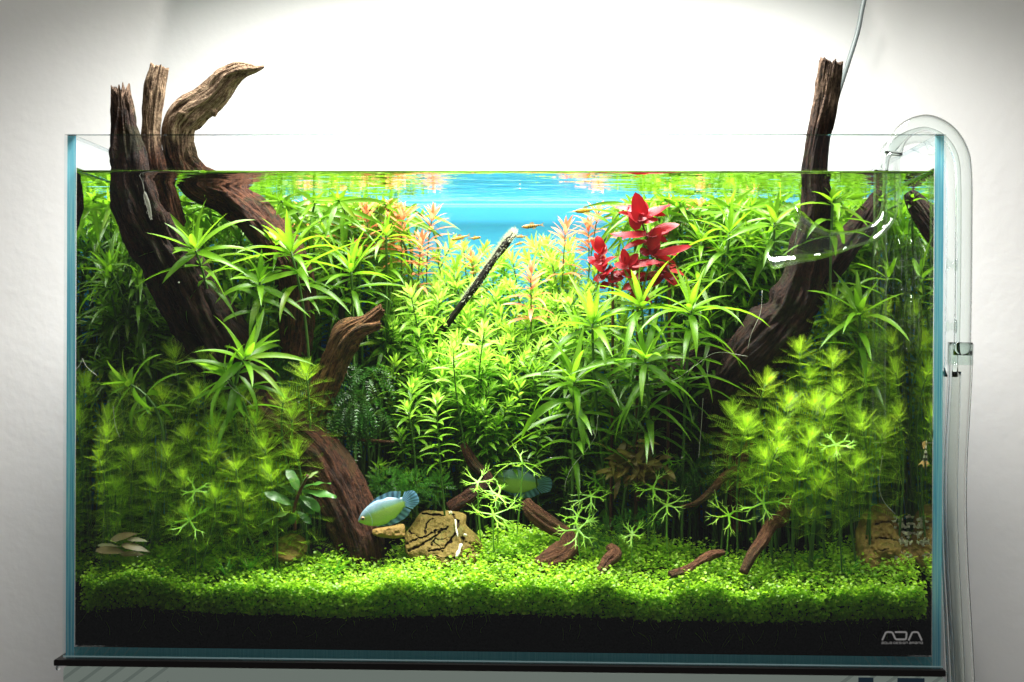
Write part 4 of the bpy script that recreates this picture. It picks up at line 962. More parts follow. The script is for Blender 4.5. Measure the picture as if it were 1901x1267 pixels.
# ---- antler-shaped leaves
def antler(px, py, d, r_px, label, tilt=.45, tint=.55, wd=.15):
    c = P(px, py, d); R = 1.15*r_px/ppc(d); base = ground_pt(clamp(c[0]+rng.normal(0, .3), -28, 28), clamp(d+.4, 1.5, 21))
    t_ = thing('antler_leaf', base, label, 'leaf', 'antler-shaped leaves')
    C = stem_curve(base, c, (0, 0, 1), 12); MB().add(*tube(C, .055, 5)).build('stalk', MAT['stalk'] if 700 < px < 1450 else MAT['stem'], t_)
    nrm = unit([rng.normal(0, .15), -1+tilt, tilt*1.6]); U = unit(np.cross([0, 1, 0.001], nrm)); U = unit(np.cross(nrm, [0, 0, 1])) if abs(nrm[2]) < .98 else U
    Wv = np.cross(nrm, U); mb = MB()
    def rib(p, ang, L, w0, lev, slope=0.0):
        n = 4; pts = [p]; a = ang
        for i in range(n):
            a += rng.normal(0, .05); p = p+np.array([math.cos(a), math.sin(a)])*L/n; pts.append(p)
        pts = np.array(pts); rr = np.linalg.norm(pts, axis=1)
        P3 = c+pts[:, :1]*U+pts[:, 1:]*Wv+(slope*rr**2/R+bumpv[lev])[:, None]*nrm
        w1 = w0*(.8, .75, .12)[lev]
        dirv = np.gradient(P3, axis=0); sd = np.cross(dirv, nrm); sd /= np.linalg.norm(sd, axis=1)[:, None]
        ww = np.linspace(w0, w1, n+1)[:, None]
        V = np.stack([P3-sd*ww, P3+nrm*.02, P3+sd*ww], 1).reshape(-1, 3)
        mb.add(V, grid_faces(n+1, 3), clamp(tint+.14*lev+rng.normal(0, .05), 0, 1))
        if lev < 2:
            for dk in ((-.5, .42) if rng.random() < .6 else (-.6, 0, .55)):
                rib(pts[-1], a+dk*rng.uniform(.75, 1.2), R*(.30, .26)[lev]*rng.uniform(.6, 1.25), w1*.85, lev+1, slope+rng.normal(0, .10))
    a0 = rng.uniform(0, 1.2); bumpv = (0, .01, .02); nr = rng.integers(5, 7)
    for i in range(nr):
        rib(np.array([0., 0.]), a0+i*2*PI/nr+rng.normal(0, .2), R*rng.uniform(.32, .52), wd*.52, 0, rng.normal(.05, .35))
    mb.build('blade', MAT['antler'], t_)
for a in [(970, 860, 6.6, 42, 'antler-shaped leaf standing highest at centre before the dark hollow'), (887, 895, 6.6, 32, 'antler-shaped leaf above the yellow stone'), (916, 955, 4.8, 50, 'largest antler-shaped leaf touching the yellow stone'),
          (925, 920, 5.6, 40, 'antler-shaped leaf in front of the half-hidden blue fish'), (1097, 921, 5.6, 42, 'antler-shaped leaf below the brown rosette plant on its left'), (1072, 958, 5.0, 38, 'antler-shaped leaf hanging over the thick root stump'),
          (1073, 984, 4.2, 46, 'antler-shaped leaf spread against the thick root stump'), (1212, 906, 6.0, 44, 'antler-shaped leaf seen edge-on under the brown rosette plant'), (1238, 938, 5.4, 40, 'antler-shaped leaf at the tip of the slim brown branch'),
          (1174, 992, 4.4, 28, 'small pale antler-shaped leaf low over the middle carpet'), (1353, 957, 4.6, 42, 'antler-shaped leaf left of the crooked reddish twig'), (1417, 934, 4.2, 43, 'antler-shaped leaf above the crooked reddish twig'),
          (352, 966, 1.7, 44, 'antler-shaped leaf at the lower left near the glass dish'), (362, 912, 2.0, 30, 'small antler-shaped leaf among the lower left feathery fronds'), (1552, 826, 2.2, 32, 'antler-shaped leaf in the right feathery thicket')]:
    antler(*a, tilt=rng.uniform(.3, .55), tint=.5 if a[0] > 600 else .35)
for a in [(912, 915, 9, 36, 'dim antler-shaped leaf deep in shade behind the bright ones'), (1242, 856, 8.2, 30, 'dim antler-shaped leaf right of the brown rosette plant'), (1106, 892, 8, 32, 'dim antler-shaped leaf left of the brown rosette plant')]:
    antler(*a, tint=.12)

# ---- wavy-leaved plant, brown rosette plant
base = P(548, 985, 4.6); wp = thing('wavy_leaf_plant', base, 'plant with wavy pale-edged leaves at the foot of the left root', 'plant')
MB().add(*tube(catmull([base, P(546, 945, 4.4), P(560, 905, 4.2), P(572, 882, 4.2)], 16), .12, 6)).build('stem', MAT['stem_red'], wp)
for (x0, y0, x1, y1, wpx, tn) in [(556, 915, 532, 856, 24, .55), (556, 912, 566, 868, 20, .7), (566, 892, 590, 872, 16, .95), (562, 905, 616, 886, 16, .6), (560, 912, 622, 918, 20, .55), (556, 922, 600, 936, 26, .35), (548, 940, 488, 905, 26, .2), (548, 945, 480, 972, 22, .45), (550, 948, 535, 975, 22, .4), (552, 950, 585, 972, 24, .35), (548, 930, 512, 940, 24, .2), (552, 925, 585, 955, 24, .15), (552, 920, 520, 890, 24, .25)]:
    a, b = P(x0, y0, 4.4), P(x1, y1, 4.4-rng.uniform(.3, 1.2))
    leaf_obj('wavy', wp, a, b-a, (rng.normal(0, .3), -.6, .8), np.linalg.norm(b-a)*rng.uniform(.75, 1.05), wpx/ppc(4)*rng.uniform(.6, .9), rng.choice([.25, .6, 1.0]), tn-.1+rng.normal(0, .1))
base = P(1185, 930, 8.5); bp = thing('brown_rosette_plant', base, 'bushy plant with brown-olive rounded leaves in the shade right of centre', 'plant')
MB().add(*tube(catmull([base, P(1185, 890, 8.2), P(1184, 850, 8)], 10), .15, 6)).build('stem', MAT['stem_red'], bp)
for i in range(100):
    c0 = np.array([1180+rng.normal(0, 24), 866+rng.normal(0, 19)]); th = rng.uniform(0, 2*PI); rr = rng.uniform(16, 40)
    e = c0+rr*np.array([math.cos(th)*1.15, math.sin(th)*.9]); a, b = P(c0[0], c0[1], 8-rng.uniform(0, 1)), P(e[0], e[1], 7.6-rng.uniform(-.5, 1.8))
    leaf_obj('brown', bp, a, b-a, (rng.normal(0, .3), -.7, .8), np.linalg.norm(b-a), rng.uniform(9, 14)/ppc(8), rng.choice([.25, .6, 1.0]), rng.uniform(.2, .8))

# ---- grassy sprouts
for (px, py, d, n, Lp, lab) in [(622, 1000, 3.8, 7, 55, 'grassy sprout at the foot of the left root'), (1478, 1035, 3.2, 7, 44, 'bright grassy sprout in the right carpet'), (490, 1040, 2.4, 6, 42, 'short grassy sprout in the left carpet'), (1575, 1000, 3.4, 9, 55, 'dim grassy tuft left of the crusted brown stone'),
                                (1345, 1010, 5.2, 6, 60, 'grassy blades behind the flat reddish twig'), (420, 1030, 2.6, 8, 50, 'dim grassy tuft under the left feathery plants'), (465, 1010, 3.4, 8, 55, 'dark grassy tuft left of the wavy-leaved plant'), (1500, 985, 5, 7, 55, 'dark grassy tuft under the right feathery plants'), (300, 1035, 2, 6, 40, 'small grassy tuft beside the glass dish')]:
    base = P(px, py, d); gz = float(soil_z(base[0], d)); base[2] = max(min(base[2], gz+1.6), gz)
    t_ = thing('grassy_sprout', base, lab, 'sprout', 'grassy sprouts')
    for i in range(n):
        th = rng.uniform(0, 2*PI); dr = np.array([math.cos(th)*.5, math.sin(th)*.4, 1])
        leaf_obj('grass', t_, base, dr, -np.array([math.cos(th), math.sin(th), -.3]), Lp/ppc(d)*rng.uniform(.7, 1.1), 6.5/ppc(d), rng.choice([.25, .6, 1.0, 1.5]), rng.uniform(.3, .6), 'blade')

# ---- moss
def moss(name, pts, n, L, label, tint, hang=False):
    mb = MB(); A = np.array([np.r_[P(p[0], p[1], p[2]), p[3]/ppc(p[2])] for p in pts])
    for i in range(n):
        k_ = rng.integers(len(A)); r = A[k_, 3]; v = rng.normal(size=3); v /= np.linalg.norm(v); v[1] = -abs(v[1]) if rng.random() < .7 else v[1]
        p = A[k_, :3]+v*r*rng.uniform(.55, 1.0)*np.array([1, .7, .75])
        D = unit(v+np.array([0, -.3, -.9 if hang else .35])+rng.normal(0, .35, 3)); l = L*rng.uniform(.6, 1.2)
        Sd = unit(np.cross(D, rng.normal(size=3))); U = np.cross(Sd, D)
        VV = []; m_ = 7
        for j in range(m_):
            t = j/m_; q0 = p+D*l*t+np.array([0, 0, -.35 if hang else -.12])*l*t*t; fl = l*.22*(1-t*.6)
            for sg in (-1, 1):
                e = unit(D*.6+Sd*sg+U*rng.normal(0, .2)); b = D*l*.045
                VV.append([q0-b, q0+b, q0+e*fl])
        V = np.array(VV).reshape(-1, 3); mb.add(V, np.arange(len(V)).reshape(-1, 3), clamp(tint+rng.normal(0, .12), 0, 1))
    o = mb.build(name, MAT['moss'], org=P(pts[0][0], pts[0][1], pts[0][2]), smooth=False); tag(o, label, 'moss')
moss('moss_clump', [(620, 770, 9, 40), (660, 750, 9.4, 45), (600, 730, 9.2, 40), (680, 700, 10, 45), (690, 770, 10, 40), (650, 800, 9.6, 30)], 420, 1.5, 'dark hanging moss draped round the broken brown stub', .35, True)
moss('moss_clump', [(720, 895, 8.5, 32), (770, 900, 8.8, 34), (740, 920, 8, 30), (810, 905, 9.2, 28)], 380, .9, 'low moss cushion in the shade behind the pale blue fish', .6)
moss('moss_clump', [(1130, 985, 5.6, 26), (1170, 970, 6, 28), (1100, 1000, 5.2, 20), (1210, 960, 6.4, 26)], 320, .8, 'low moss cushion right of the thick root stump', .45)
moss('moss_clump', [(1290, 880, 9, 40), (1330, 850, 9.5, 40), (1380, 740, 10.5, 30), (1300, 770, 11.5, 30)], 260, 1.1, 'dark moss clinging to the right-hand driftwood roots', .2, True)
moss('moss_clump', [(540, 640, 12, 40), (560, 680, 10.5, 40), (510, 690, 9.5, 30)], 260, 1.1, 'dim moss on the wood left of the broken stub', .35)

# ---- carpet
def carpet_limit(x):
    """how far back the carpet of small round leaves reaches"""
    return 8.4+1.4*np.sin(x*.22+.6)-3.4*np.clip((-x-11)/8, 0, 1)-0.8*np.clip((x-18)/6, 0, 1)
rg = np.random.default_rng(5)
def carpet_leaves(n, xr, dr, zlo, zhi, size, mb, tint, facing=0.0):
    x = rg.uniform(*xr, n); d = dr[0]+(dr[1]-dr[0])*rg.random(n)
    hump = (vnoise(x*.55+3, d*.55, 21)-.3)*1.0+(vnoise(x*1.4, d*1.4, 22)-.5)*.5
    keep = d < carpet_limit(x)+rg.normal(0, .5, n)
    x, d, hump = x[keep], d[keep], hump[keep]; n = len(x)
    z = soil_z(x, d)+rg.uniform(zlo, zhi, n)*(1+.35*hump)+hump*.35*(zhi > 1)
    th = rg.uniform(0, 2*PI, n); el = rg.uniform(-.25, .8, n)
    D = np.stack([np.cos(th)*np.cos(el), np.sin(th)*np.cos(el), np.sin(el)], 1)
    U = np.stack([rg.normal(0, .4, n), rg.normal(-.3-facing, .4, n), np.full(n, 1.0-facing*.6)], 1)
    s = size*rg.uniform(.65, 1.3, n)
    V, F, T = leaves(np.stack([x, d, z], 1), D, U, s, s*.78, rg.uniform(-.2, .7, n), prof_ovate, 3, .15, tint=np.clip(tint+rg.normal(0, .16, n)+.35*(vnoise(x*.8, d*.8, 30)-.5), 0, 1))
    mb.add(V, F, T)
mb = MB()
carpet_leaves(42000, (-29.1, 29.1), (.85, 11), .9, 1.95, .28, mb, .62)
carpet_leaves(15000, (-29.1, 29.1), (.85, 9.5), 1.4, 2.3, .25, mb, .85)
o = mb.build('ground_cover', MAT['carpet'], org=(0, 5, 4)); o['kind'] = 'stuff'; tag(o, 'bright green carpet of tiny round leaves covering the soil', 'ground cover')
mb = MB()
carpet_leaves(15000, (-29.15, 29.15), (.80, 1.3), -.2, 1.9, .27, mb, .5, .9)
# thin runners against the glass
for i in range(130):
    x = rg.uniform(-29, 29); z0 = float(soil_z(x, .8))+rg.uniform(-1.0, .9); L = rg.uniform(.3, 1.1); a = rg.normal(-PI/2, .5)
    C = catmull([(x, .74, z0), (x+math.cos(a)*L*.5+rg.normal(0, .1), .73, z0+math.sin(a)*L*.5), (x+math.cos(a)*L, .74, z0+math.sin(a)*L)], 5)
    mb.add(*tube(C, .016, 3, False), .35)
o = mb.build('ground_cover_roots', MAT['carpet'], org=(0, 1, 4)); o['kind'] = 'stuff'; tag(o, 'shaded stems and undersides of the carpet pressed against the front glass', 'ground cover')
# coarser round-leaved runners at the rear rim of the carpet
mb = MB()
carpet_leaves(900, (-20, 28), (5.5, 11), 1.0, 2.3, .62, mb, .4)
carpet_leaves(500, (-29, -9), (2.5, 8), .9, 1.9, .6, mb, .25)
o = mb.build('creeping_plants', MAT['carpet'], org=(0, 7, 5)); o['kind'] = 'stuff'; tag(o, 'looser creeping round leaves along the shaded rear rim of the carpet', 'ground cover')

# ------------------------------------------------------------------ animals
def fish_mat(name, top, mid, belly, bars=None, alpha=0.0, spec=.5):
    m, nt = newmat(name)
    at = N(nt, 'ShaderNodeAttribute', attribute_name='tint').outputs['Fac']
    gv = N(nt, 'ShaderNodeAttribute', attribute_name='grain').outputs['Vector']
    n1 = noise(nt, gv, 3.0, 3.0)
    t = math_(nt, 'ADD', at, math_(nt, 'MULTIPLY', math_(nt, 'SUBTRACT', n1, .5), .22))
    c = ramp(nt, t, [(.52, belly), (.68, mid), (.84, top)])
    gx = N(nt, 'ShaderNodeSeparateXYZ', {0: gv})
    if bars:
        s = math_(nt, 'GREATER_THAN', math_(nt, 'SINE', math_(nt, 'MULTIPLY', gx.outputs[0], bars[0])), bars[1])
        k = math_(nt, 'MULTIPLY', s, math_(nt, 'GREATER_THAN', gx.outputs[0], .26)); c = mixc(nt, math_(nt, 'MULTIPLY', k, bars[3]), c, bars[2])
    gl = math_(nt, 'MULTIPLY', math_(nt, 'LESS_THAN', math_(nt, 'ABSOLUTE', math_(nt, 'SUBTRACT', math_(nt, 'ADD', gx.outputs[0], math_(nt, 'MULTIPLY', math_(nt, 'POWER', gx.outputs[1], 2.0), .06)), .27)), .008), .6)
    c = mixc(nt, gl, c, (min(1, top[0]*1.5), min(1, top[1]*1.5), min(1, top[2]*1.5)))
    c = mixc(nt, math_(nt, 'MULTIPLY', noise(nt, gv, 22.0, 4.0), .5), c, (top[0]*.5, top[1]*.5, top[2]*.5))
    vo = N(nt, 'ShaderNodeTexVoronoi', {'Vector': gv, 'Scale': 26.0})
    b = N(nt, 'ShaderNodeBsdfPrincipled', {'Base Color': c, 'Roughness': .32, 'Specular IOR Level': spec, 'Metallic': .15,
        'Normal': N(nt, 'ShaderNodeBump', {'Height': vo.outputs['Distance'], 'Strength': .35, 'Distance': .0006}).outputs[0]}).outputs[0]
    if alpha:
        tr = N(nt, 'ShaderNodeBsdfTranslucent', {'Color': c}).outputs[0]; b = N(nt, 'ShaderNodeMixShader', {0: alpha, 1: b, 2: tr}).outputs[0]
    out(nt, b); return m
def fin_mat(name, c, alpha, rays=40):
    m, nt = newmat(name)
    gv = N(nt, 'ShaderNodeAttribute', attribute_name='grain').outputs['Vector']; gx = N(nt, 'ShaderNodeSeparateXYZ', {0: gv})
    s = math_(nt, 'MULTIPLY_ADD', math_(nt, 'SINE', math_(nt, 'MULTIPLY', gx.outputs[1], rays)), .5, .5)
    cc = mixc(nt, s, tuple(x*.45 for x in c), c)
    d = N(nt, 'ShaderNodeBsdfDiffuse', {'Color': cc}).outputs[0]; tl = N(nt, 'ShaderNodeBsdfTranslucent', {'Color': cc}).outputs[0]
    a = N(nt, 'ShaderNodeMixShader', {0: .5, 1: d, 2: tl}).outputs[0]
    tp = N(nt, 'ShaderNodeBsdfTransparent').outputs[0]
    out(nt, N(nt, 'ShaderNodeMixShader', {0: alpha, 1: a, 2: tp}).outputs[0]); return m
GM = fish_mat('blue_fish_skin', (.32, .48, .62), (.24, .48, .36), (.42, .62, .05), None, spec=.6)
GF = fin_mat('blue_fish_fin', (.25, .50, .70), .15)
GF2 = fin_mat('blue_fish_tail', (.30, .58, .85), .05, 60)
OM = fish_mat('orange_fish_skin', (.42, .20, .03), (.72, .30, .02), (.80, .42, .02), None, .2)
OB = fish_mat('barred_fish_skin', (.38, .20, .05), (.66, .30, .05), (.75, .42, .05), (60, .2, (.06, .03, .01), .9), .15)
OF = fin_mat('orange_fish_fin', (.75, .50, .2), .45)
CM = fish_mat('spotted_fish_skin', (.05, .035, .012), (.22, .16, .06), (.5, .45, .3), None)
BM = fish_mat('banded_fish_skin', (.02, .015, .01), (.45, .42, .3), (.6, .58, .45), (42, .1, (.02, .015, .01), .9))
def fish(name, nose, tail, d0, d1, top, bot, wid, skin, finm, label, fins, eye_px=3.5, group=None, tailm=None, cat='fish'):
    """nose/tail px; top/bot: half-heights along t (fraction of length)"""
    A, B = P(*nose, d0), P(*tail, d1); L = np.linalg.norm(B-A); X = unit(B-A)
    Y = unit(np.cross([0, 0, 1], X)); Zv = np.cross(X, Y)
    t_ = thing(name, (A+B)/2, label, cat, group)
    n = 40; t = np.linspace(0, 1, n); rg_ = 24; th = np.linspace(0, 2*PI, rg_, endpoint=False)
    ip = lambda tab: np.interp(t, [p[0] for p in tab], [p[1] for p in tab])
    ht, hb, hw = ip(top)*L, ip(bot)*L, ip(wid)*L
    sm = lambda a: np.convolve(np.pad(a, 2, mode='edge'), np.ones(5)/5, 'valid')
    ht, hb, hw = sm(ht), sm(hb), sm(hw)
    ht[0] = hb[0] = hw[0] = .004*L
    zc = np.where(np.sin(th)[None] > 0, ht[:, None], hb[:, None])*np.sin(th)[None]
    yc = hw[:, None]*np.cos(th)[None]
    V = A+(t*L)[:, None, None]*X+yc[..., None]*Y+zc[..., None]*Zv
    tint = .5+.5*np.sin(th)[None]+0*t[:, None]
    vec = np.stack([np.broadcast_to(t[:, None], (n, rg_)), np.broadcast_to(np.sin(th), (n, rg_)), np.broadcast_to(np.cos(th), (n, rg_))], -1)
    MB().add(V.reshape(-1, 3), grid_faces(n, rg_, True), tint.ravel(), vec.reshape(-1, 3)).build('body', skin, t_)
    def fin(nm, pts, mt):
        # pts: polygon strip, pairs (inner, outer) in (t, h) units of length
        m_ = len(pts); I = np.array([p[0] for p in pts], float); O = np.array([p[1] for p in pts], float)
        k_ = 24; I = catmull(np.c_[I, np.zeros(m_)], k_)[:, :2]; O = catmull(np.c_[O, np.zeros(m_)], k_)[:, :2]
        rr = np.linspace(0, 1, 6)[:, None, None]; G = I[None]*(1-rr)+O[None]*rr
        W3 = A+G[..., :1]*L*X+G[..., 1:]*L*Zv
        g_ = np.stack([np.broadcast_to(np.linspace(0, 1, 6)[:, None], (6, k_)), np.broadcast_to(np.linspace(0, 1, k_)[None], (6, k_)), np.zeros((6, k_))], -1).reshape(-1, 3)
        th_ = .012*L; wv = (.02*L*np.sin(G[..., 0]*18))[..., None]*Y
        V = np.vstack([(W3+wv+Y*th_*.5).reshape(-1, 3), (W3+wv-Y*th_*.5).reshape(-1, 3)])
        F = grid_faces(6, k_); MB().add(V, [F, F[:, ::-1]+6*k_], .5, np.vstack([g_, g_])).build(nm, mt, t_)
    for nm, pts in fins: fin(nm, pts, tailm if (nm == 'tail_fin' and tailm) else finm)
    for sg in (-1, 1):
        te, he = .105, .02; r = eye_px/ppc(d0)/2
        wy = np.interp(te, t, hw)
        c = A+X*te*L+Zv*he*L+Y*sg*(wy*.92)
        Vs, Fs = lathe([(0, -r), (r*.7, -r*.7), (r, 0), (r*.7, r*.7), (0, r)], 12)
        e = MB().add(Vs*.95+c, Fs).build('eye', MAT['eye_ring'], t_)
        MB().add(Vs*.62+c+Y*sg*r*.55, Fs).build('pupil', MAT['eye'], e, org=ORG[t_.name])
    return t_
gt = [(0, .01), (.06, .085), (.15, .15), (.3, .215), (.5, .25), (.7, .225), (.88, .145), (1, .09)]
gb = [(0, .01), (.06, .085), (.15, .16), (.3, .235), (.5, .265), (.7, .23), (.88, .135), (1, .09)]
gw = [(0, .004), (.1, .055), (.3, .085), (.6, .075), (1, .02)]
gf = [('dorsal_fin', [((.30, .19), (.32, .225)), ((.5, .22), (.52, .295)), ((.75, .17), (.80, .30)), ((.93, .10), (1.0, .23))]),
      ('anal_fin', [((.28, -.20), (.30, -.24)), ((.5, -.23), (.55, -.32)), ((.75, -.17), (.85, -.31)), ((.95, -.09), (1.05, -.20))]),
      ('tail_fin', [((.97, .08), (1.06, .19)), ((.98, .03), (1.25, .13)), ((.98, -.03), (1.26, -.10)), ((.97, -.08), (1.08, -.19))])]
fish('gourami', (665, 968), (752, 932), 4.4, 4.9, gt, gb, gw, GM, GF, 'pale blue and yellow-green fish hovering beside the cracked yellow stone', gf, 9, 'blue fish', GF2)
fish('gourami', (912, 887), (1000, 899), 11.4, 11.8, gt, gb, gw, GM, GF, 'dim blue fish half hidden behind antler-shaped leaves at centre', [(a, b) for a, b in gf], 6, 'blue fish', GF2)
st_ = [(0, .004), (.08, .06), (.25, .095), (.45, .10), (.7, .06), (.9, .035), (1, .03)]
sb_ = [(0, .004), (.08, .06), (.25, .11), (.45, .115), (.7, .06), (.9, .035), (1, .03)]
sw = [(0, .003), (.15, .06), (.4, .06), (1, .012)]
sf = [('dorsal_fin', [((.42, .09), (.48, .18)), ((.5, .08), (.58, .19)), ((.62, .06), (.68, .12))]), ('anal_fin', [((.52, -.09), (.58, -.17)), ((.62, -.07), (.70, -.15)), ((.74, -.04), (.78, -.08))]),
      ('tail_fin', [((.98, .03), (1.2, .12)), ((.99, 0), (1.1, .0)), ((.98, -.03), (1.2, -.12))])]
for nose, tail, d0, d1, sk, lab in [((837, 446), (868, 438), 14.5, 15, OM, 'small orange fish at the left of the blue opening, facing left'), ((893, 441), (872, 443), 16, 16.4, OM, 'smaller golden fish tail to tail with the leftmost orange fish'),
    ((968, 422), (1004, 418), 14, 14.4, OB, 'small orange fish with dark bars above the furred twig tip'), ((1066, 393), (1104, 389), 14, 14.6, OM, 'small orange fish near the surface beside the pink stems'),
    ((956, 440), (977, 439), 18, 18.2, OB, 'tiny faint orange fish just behind the furred twig tip'), ((956, 455), (973, 449), 18.4, 18.6, OM, 'tiny orange fish below the faint one behind the furred twig')]:
    fish('orange_fish', nose, tail, d0, d1, st_, sb_, sw, sk, OF, lab, sf, 3, 'small orange fish')
cw_ = [(0, .01), (.1, .07), (.3, .09), (.6, .05), (1, .02)]
fish('brown_catfish', (1700, 470), (1684, 508), 9.0, 9.6, cw_, cw_, cw_, CM, OF, 'slim dark brown fish clinging near the suction cups at the right pane', [('tail_fin', sf[2][1])], 3)
fish('banded_catfish', (1731, 796), (1714, 856), 2.0, 2.6, cw_, cw_, cw_, BM, OF, 'slim black-and-cream banded fish clinging to the right pane', [('tail_fin', sf[2][1]), ('dorsal_fin', sf[0][1])], 3)
def shrimp(path, d, r, label, tintc, alpha):
    m_ = fin_mat('shrimp_shell', tintc, alpha, 30); C = catmull([P(x, y, d) for x, y in path], 24)
    t_ = thing('shrimp', C[0], label, 'shrimp', 'shrimps')
    R = r*np.interp(np.linspace(0, 1, 24), [0, .12, .35, .7, .95, 1], [.15, .8, 1, .7, .35, .6])
    MB().add(*tube(C, R, 10)).build('body', m_, t_)
    for i in range(7, 17, 2):
        p = C[i]; MB().add(*tube(catmull([p, p+np.array([rng.normal(0, .15), -.15, -.28]), p+np.array([rng.normal(0, .2), -.2, -.5])], 6), .018, 4)).build('leg', m_, t_)
    for sg in (-1, 1):
        dr = unit(C[0]-C[3]); MB().add(*tube(catmull([C[0], C[0]+dr*.7+np.array([0, sg*.2, .2]), C[0]+dr*1.3+np.array([.2*sg, sg*.3, .1])], 8), .014, 4)).build('antenna', m_, t_)
shrimp([(268, 356), (271, 368), (276, 384), (279, 400), (281, 408)], 3.2, .17, 'pale see-through shrimp sitting on the dark left post', (.42, .42, .36), .45)
shrimp([(398, 506), (403, 525), (412, 548), (424, 562)], 5.4, .13, 'thin olive shrimp on the right edge of the left post', (.22, .22, .06), .4)
shrimp([(918, 1079), (900, 1078), (885, 1074), (868, 1075)], 1.8, .13, 'thin brownish shrimp resting on the front of the carpet', (.35, .22, .06), .35)

# glass dish with scraps of dead leaf
c = P(228, 1040, 2.0); prof = [(0, 0), (.8, .03), (1.5, .2), (2.05, .55), (2.12, .6), (2.0, .6), (1.45, .27), (.8, .1), (0, .07)]
V, F = lathe(prof, 48); o = MB().add(V*np.array([1, .75, .8])+c, F).build('glass_dish', MAT['dish'], org=c); tag(o, 'small clear glass dish sunk in the carpet at the lower left', 'dish')
for k_, (x0, y0, x1, y1, wpx, tn, lab) in enumerate([(178, 1022, 232, 1018, 16, .35, 'flat brown leaf scrap at the left end of the dish'), (226, 1012, 278, 1018, 15, .6, 'pale curled leaf scrap in the middle of the dish'), (205, 1004, 252, 984, 16, .2, 'brown leaf scrap standing up at the back of the dish'),
        (236, 1002, 274, 999, 9, .95, 'greyish-white leaf scrap at the dish rear right'), (182, 1013, 222, 1010, 9, .9, 'whitish leaf edge lying over the left of the dish'), (224, 1030, 268, 1024, 12, .45, 'olive leaf scrap at the front of the dish')]):
    a, b = P(x0, y0, 1.5+.1*k_), P(x1, y1, 1.3+.15*k_)
    t_ = thing('leaf_scrap', a, lab, 'leaf scrap', 'leaf scraps in the dish')
    leaf_obj('dead', t_, a, b-a, (.1, -.7, .7), np.linalg.norm(b-a), wpx/ppc(2.4)*1.1, .6, tn, 'blade')

# ------------------------------------------------------------------ glass pipes
def pipe_shell(C, R, t=.09, n=28):
    C = np.asarray(C); R = np.broadcast_to(R, (len(C),)).astype(float)
    V1, F1 = tube(C, R, n, False); V2, F2 = tube(C, np.maximum(R-t, .02), n, False)
    m_ = len(C); a = m_*n; j = np.arange(n); j2 = (j+1) % n
    rim0 = np.stack([j, j2, a+j2, a+j], 1); e = (m_-1)*n; rim1 = np.stack([e+j2, e+j, a+e+j, a+e+j2], 1)
    return np.vstack([V1, V2]), [F1, F2[:, ::-1]+a, rim0[:, ::-1], rim1[:, ::-1]]
of = thing('glass_outflow_pipe', P(1790, 640, 7), 'clear glass outflow pipe hooked over the right pane with a flared mouth under water', 'pipe')
cl = [P(x, y, d) for x, y, d in [(1786, 660, 6.5), (1788, 560, 6.5), (1789, 440, 6.5), (1789, 330, 6.5), (1782, 282, 6.4), (1758, 246, 6.3), (1722, 229, 6.2), (1688, 238, 6.1), (1666, 262, 6.0), (1657, 300, 6.0), (1655, 350, 6.0), (1648, 400, 5.8), (1622, 430, 5.4), (1580, 445, 4.8), (1520, 452, 4.0), (1452, 438, 3.2)]]
C = catmull(cl, 120); s = np.linspace(0, 1, 120)
R = np.interp(s, [0, .70, .80, .867, .92, .96, 1.0], [.62, .62, .58, .60, 1.0, 1.6, 2.4])
MAT['spout'] = glass('spout_glass', 1.55, (0.975, 0.985, 0.98), pw=3.4)
V, F = pipe_shell(C[:70], R[:70]); MB().add(V, F).build('arch', MAT['pipe'], of)
V, F = pipe_shell(C[69:], R[69:]+.003); MB().add(V, F).build('spout', MAT['spout'], of)
inn = thing('glass_intake_pipe', P(1632, 824, 8), 'straight clear glass intake pipe descending along the right driftwood', 'pipe')
cl = [P(x, y, d) for x, y, d in [(1632, 824, 7.6), (1632, 700, 7.6), (1633, 560, 7.6), (1634, 420, 7.6), (1636, 320, 7.6), (1644, 285, 8.2), (1672, 262, 9.4), (1712, 254, 11), (1746, 268, 12.4), (1764, 300, 13.2), (1768, 360, 13.6), (1768, 500, 13.6), (1764, 700, 13.6)]]
CI = catmull(cl, 110)
V, F = pipe_shell(CI[:37], .50); MB().add(V, F).build('dip_tube', MAT['spout'], inn)
V, F = pipe_shell(CI[36:], .503); MB().add(V, F).build('arch', MAT['pipe'], inn)
V, F = pipe_shell(catmull([P(1620, 822, 7.6), P(1646, 822, 7.6)], 4), .05, .02, 8); MB().add(V, F).build('end_ring', MAT['white_crust'], inn)
for (x, y, d) in ((1766, 492, 6.2), (1765, 606, 6.2)):
    c = P(x, y, d); V, F = lathe([(0, -.35), (.42, -.35), (.46, -.2), (.25, -.12), (.25, .15), (.5, .2), (.5, .35), (0, .35)], 20)
    V = V[:, [2, 1, 0]]; MB().add(V+c, F).build('clip', MAT['dish'], of)
for (x, y, d, ry) in ((1713, 492, 14, 2.3), (1731, 494, 10, 2.3), (1744, 490, 6.2, 2.0), (1737, 592, 9, 2.7), (1745, 600, 6.2, 2.2), (1722, 372, 12, 2.0)):
    c = P(x, y, d); c[0] = 29.18; V, F = lathe([(ry*.80, .0), (ry*.97, .06), (ry, .16), (ry*.9, .2), (ry*.5, .36), (.3, .42), (.3, .8), (0, .8)], 36)
    V = np.stack([-V[:, 2], V[:, 0]*.62, V[:, 1]], 1); MB().add(V+c, F).build('suction_cup', MAT['spout'], of if d < 11 else inn)
hs = thing('clear_hose', P(1785, 1300, 7), 'clear soft hose running down from the glass pipe right of the tank', 'hose')
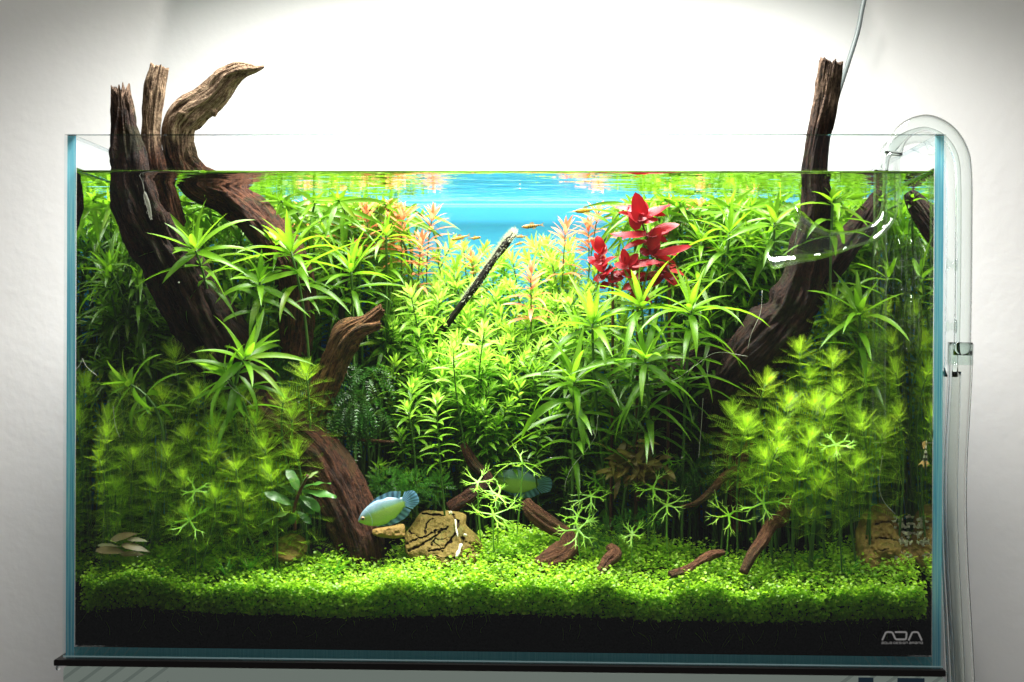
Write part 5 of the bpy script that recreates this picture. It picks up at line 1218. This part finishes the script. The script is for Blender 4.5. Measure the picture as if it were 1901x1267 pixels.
C = catmull([P(x, y, 6.5) for x, y in [(1783, 640, 0), (1782, 700, 0), (1779, 760, 0), (1773, 850, 0), (1772, 950, 0), (1776, 1050, 0), (1782, 1150, 0), (1789, 1300, 0)] for y in [y]] if False else [P(1783, 636, 6.5), P(1782, 700, 6.5), P(1778, 770, 6.5), P(1773, 860, 6.5), P(1772, 950, 6.5), P(1775, 1050, 6.5), P(1781, 1150, 6.5), P(1790, 1320, 6.5)], 60)
V, F = pipe_shell(C, .86, .16); MB().add(V, F).build('tube', MAT['hose'], hs)
V, F = pipe_shell(catmull([P(1783, 638, 6.5), P(1782, 678, 6.5)], 6), .93, .06); MB().add(V, F).build('collar', MAT['dish'], hs)
C = catmull([P(1766, 690, 13.6), P(1764, 800, 13.6), P(1762, 950, 13.6), P(1768, 1100, 13.6), P(1778, 1330, 13.6)], 40)
h2 = thing('clear_hose', P(1778, 1330, 13.6), 'second clear hose half hidden behind the first, right of the tank', 'hose')
V, F = pipe_shell(C, .78, .16); MB().add(V, F).build('tube', MAT['hose'], h2)

# ------------------------------------------------------------------ thin roots and bubbles
for pts, lab in [([(1110, 770, 6), (1105, 810, 6), (1085, 840, 6), (1062, 868, 6), (1050, 895, 6), (1049, 912, 6)], 'long thin white root curving down the dark hollow at centre'),
    ([(1195, 715, 6), (1250, 706, 6), (1290, 680, 6), (1330, 655, 6), (1388, 662, 6)], 'thin white root arching right from the low strap-leaved rosette'),
    ([(1415, 540, 7), (1412, 580, 7), (1395, 620, 7), (1388, 648, 7)], 'thin white root hanging left of the right driftwood'),
    ([(150, 658, 2), (160, 680, 2), (180, 698, 2)], 'thin white root tip near the left pane'),
    ([(416, 700, 4), (432, 722, 4), (450, 736, 4), (470, 755, 4)], 'thin white root below the sideways-leaning shoot'),
    ([(210, 755, 3), (214, 790, 3), (222, 812, 3)], 'thin white root hanging from the pale sprawling shoot'),
    ([(1305, 740, 7), (1302, 790, 7), (1297, 850, 7)], 'faint straight white root in the dark hollow right of centre'),
    ([(1638, 846, 4.5), (1632, 900, 4.4), (1640, 930, 4.2), (1662, 955, 4)], 'pale root running down to the crusted brown stone'),
    ([(628, 815, 8), (634, 840, 8), (650, 852, 8), (665, 856, 8)], 'short white root curl in the hollow under the stub'),
    ([(640, 860-190, 9), (648, 700, 9), (665, 690, 9)], 'tiny pale root curl near the broken stub')]:
    C = catmull([P(*p) for p in pts], 24)
    o = MB().add(*tube(C, .017, 5)).build('aerial_root', MAT['root'], org=C[0]); tag(o, lab, 'root', 'thin white roots')
for k_, (x, y, d) in enumerate([(930, 334, 10), (965, 351, 10), (1023, 851, 6), (842, 434, 12), (1266, 850, 7), (332, 525, 4)]):
    V, F = lathe([(0, -.07), (.05, -.05), (.07, 0), (.05, .05), (0, .07)], 10); c = P(x, y, d)
    o = MB().add(V+c, F).build('bubble', MAT['root'], org=c)
    tag(o, ['tiny white bubble just under the surface left of the opening centre', 'tiny white bubble just under the surface above the barred fish', 'tiny white speck drifting in the dark hollow at centre', 'tiny white bubble above the leftmost orange fish', 'tiny white speck near the brown rosette plant', 'tiny white speck before the dark left post'][k_], 'bubble', 'bubbles')
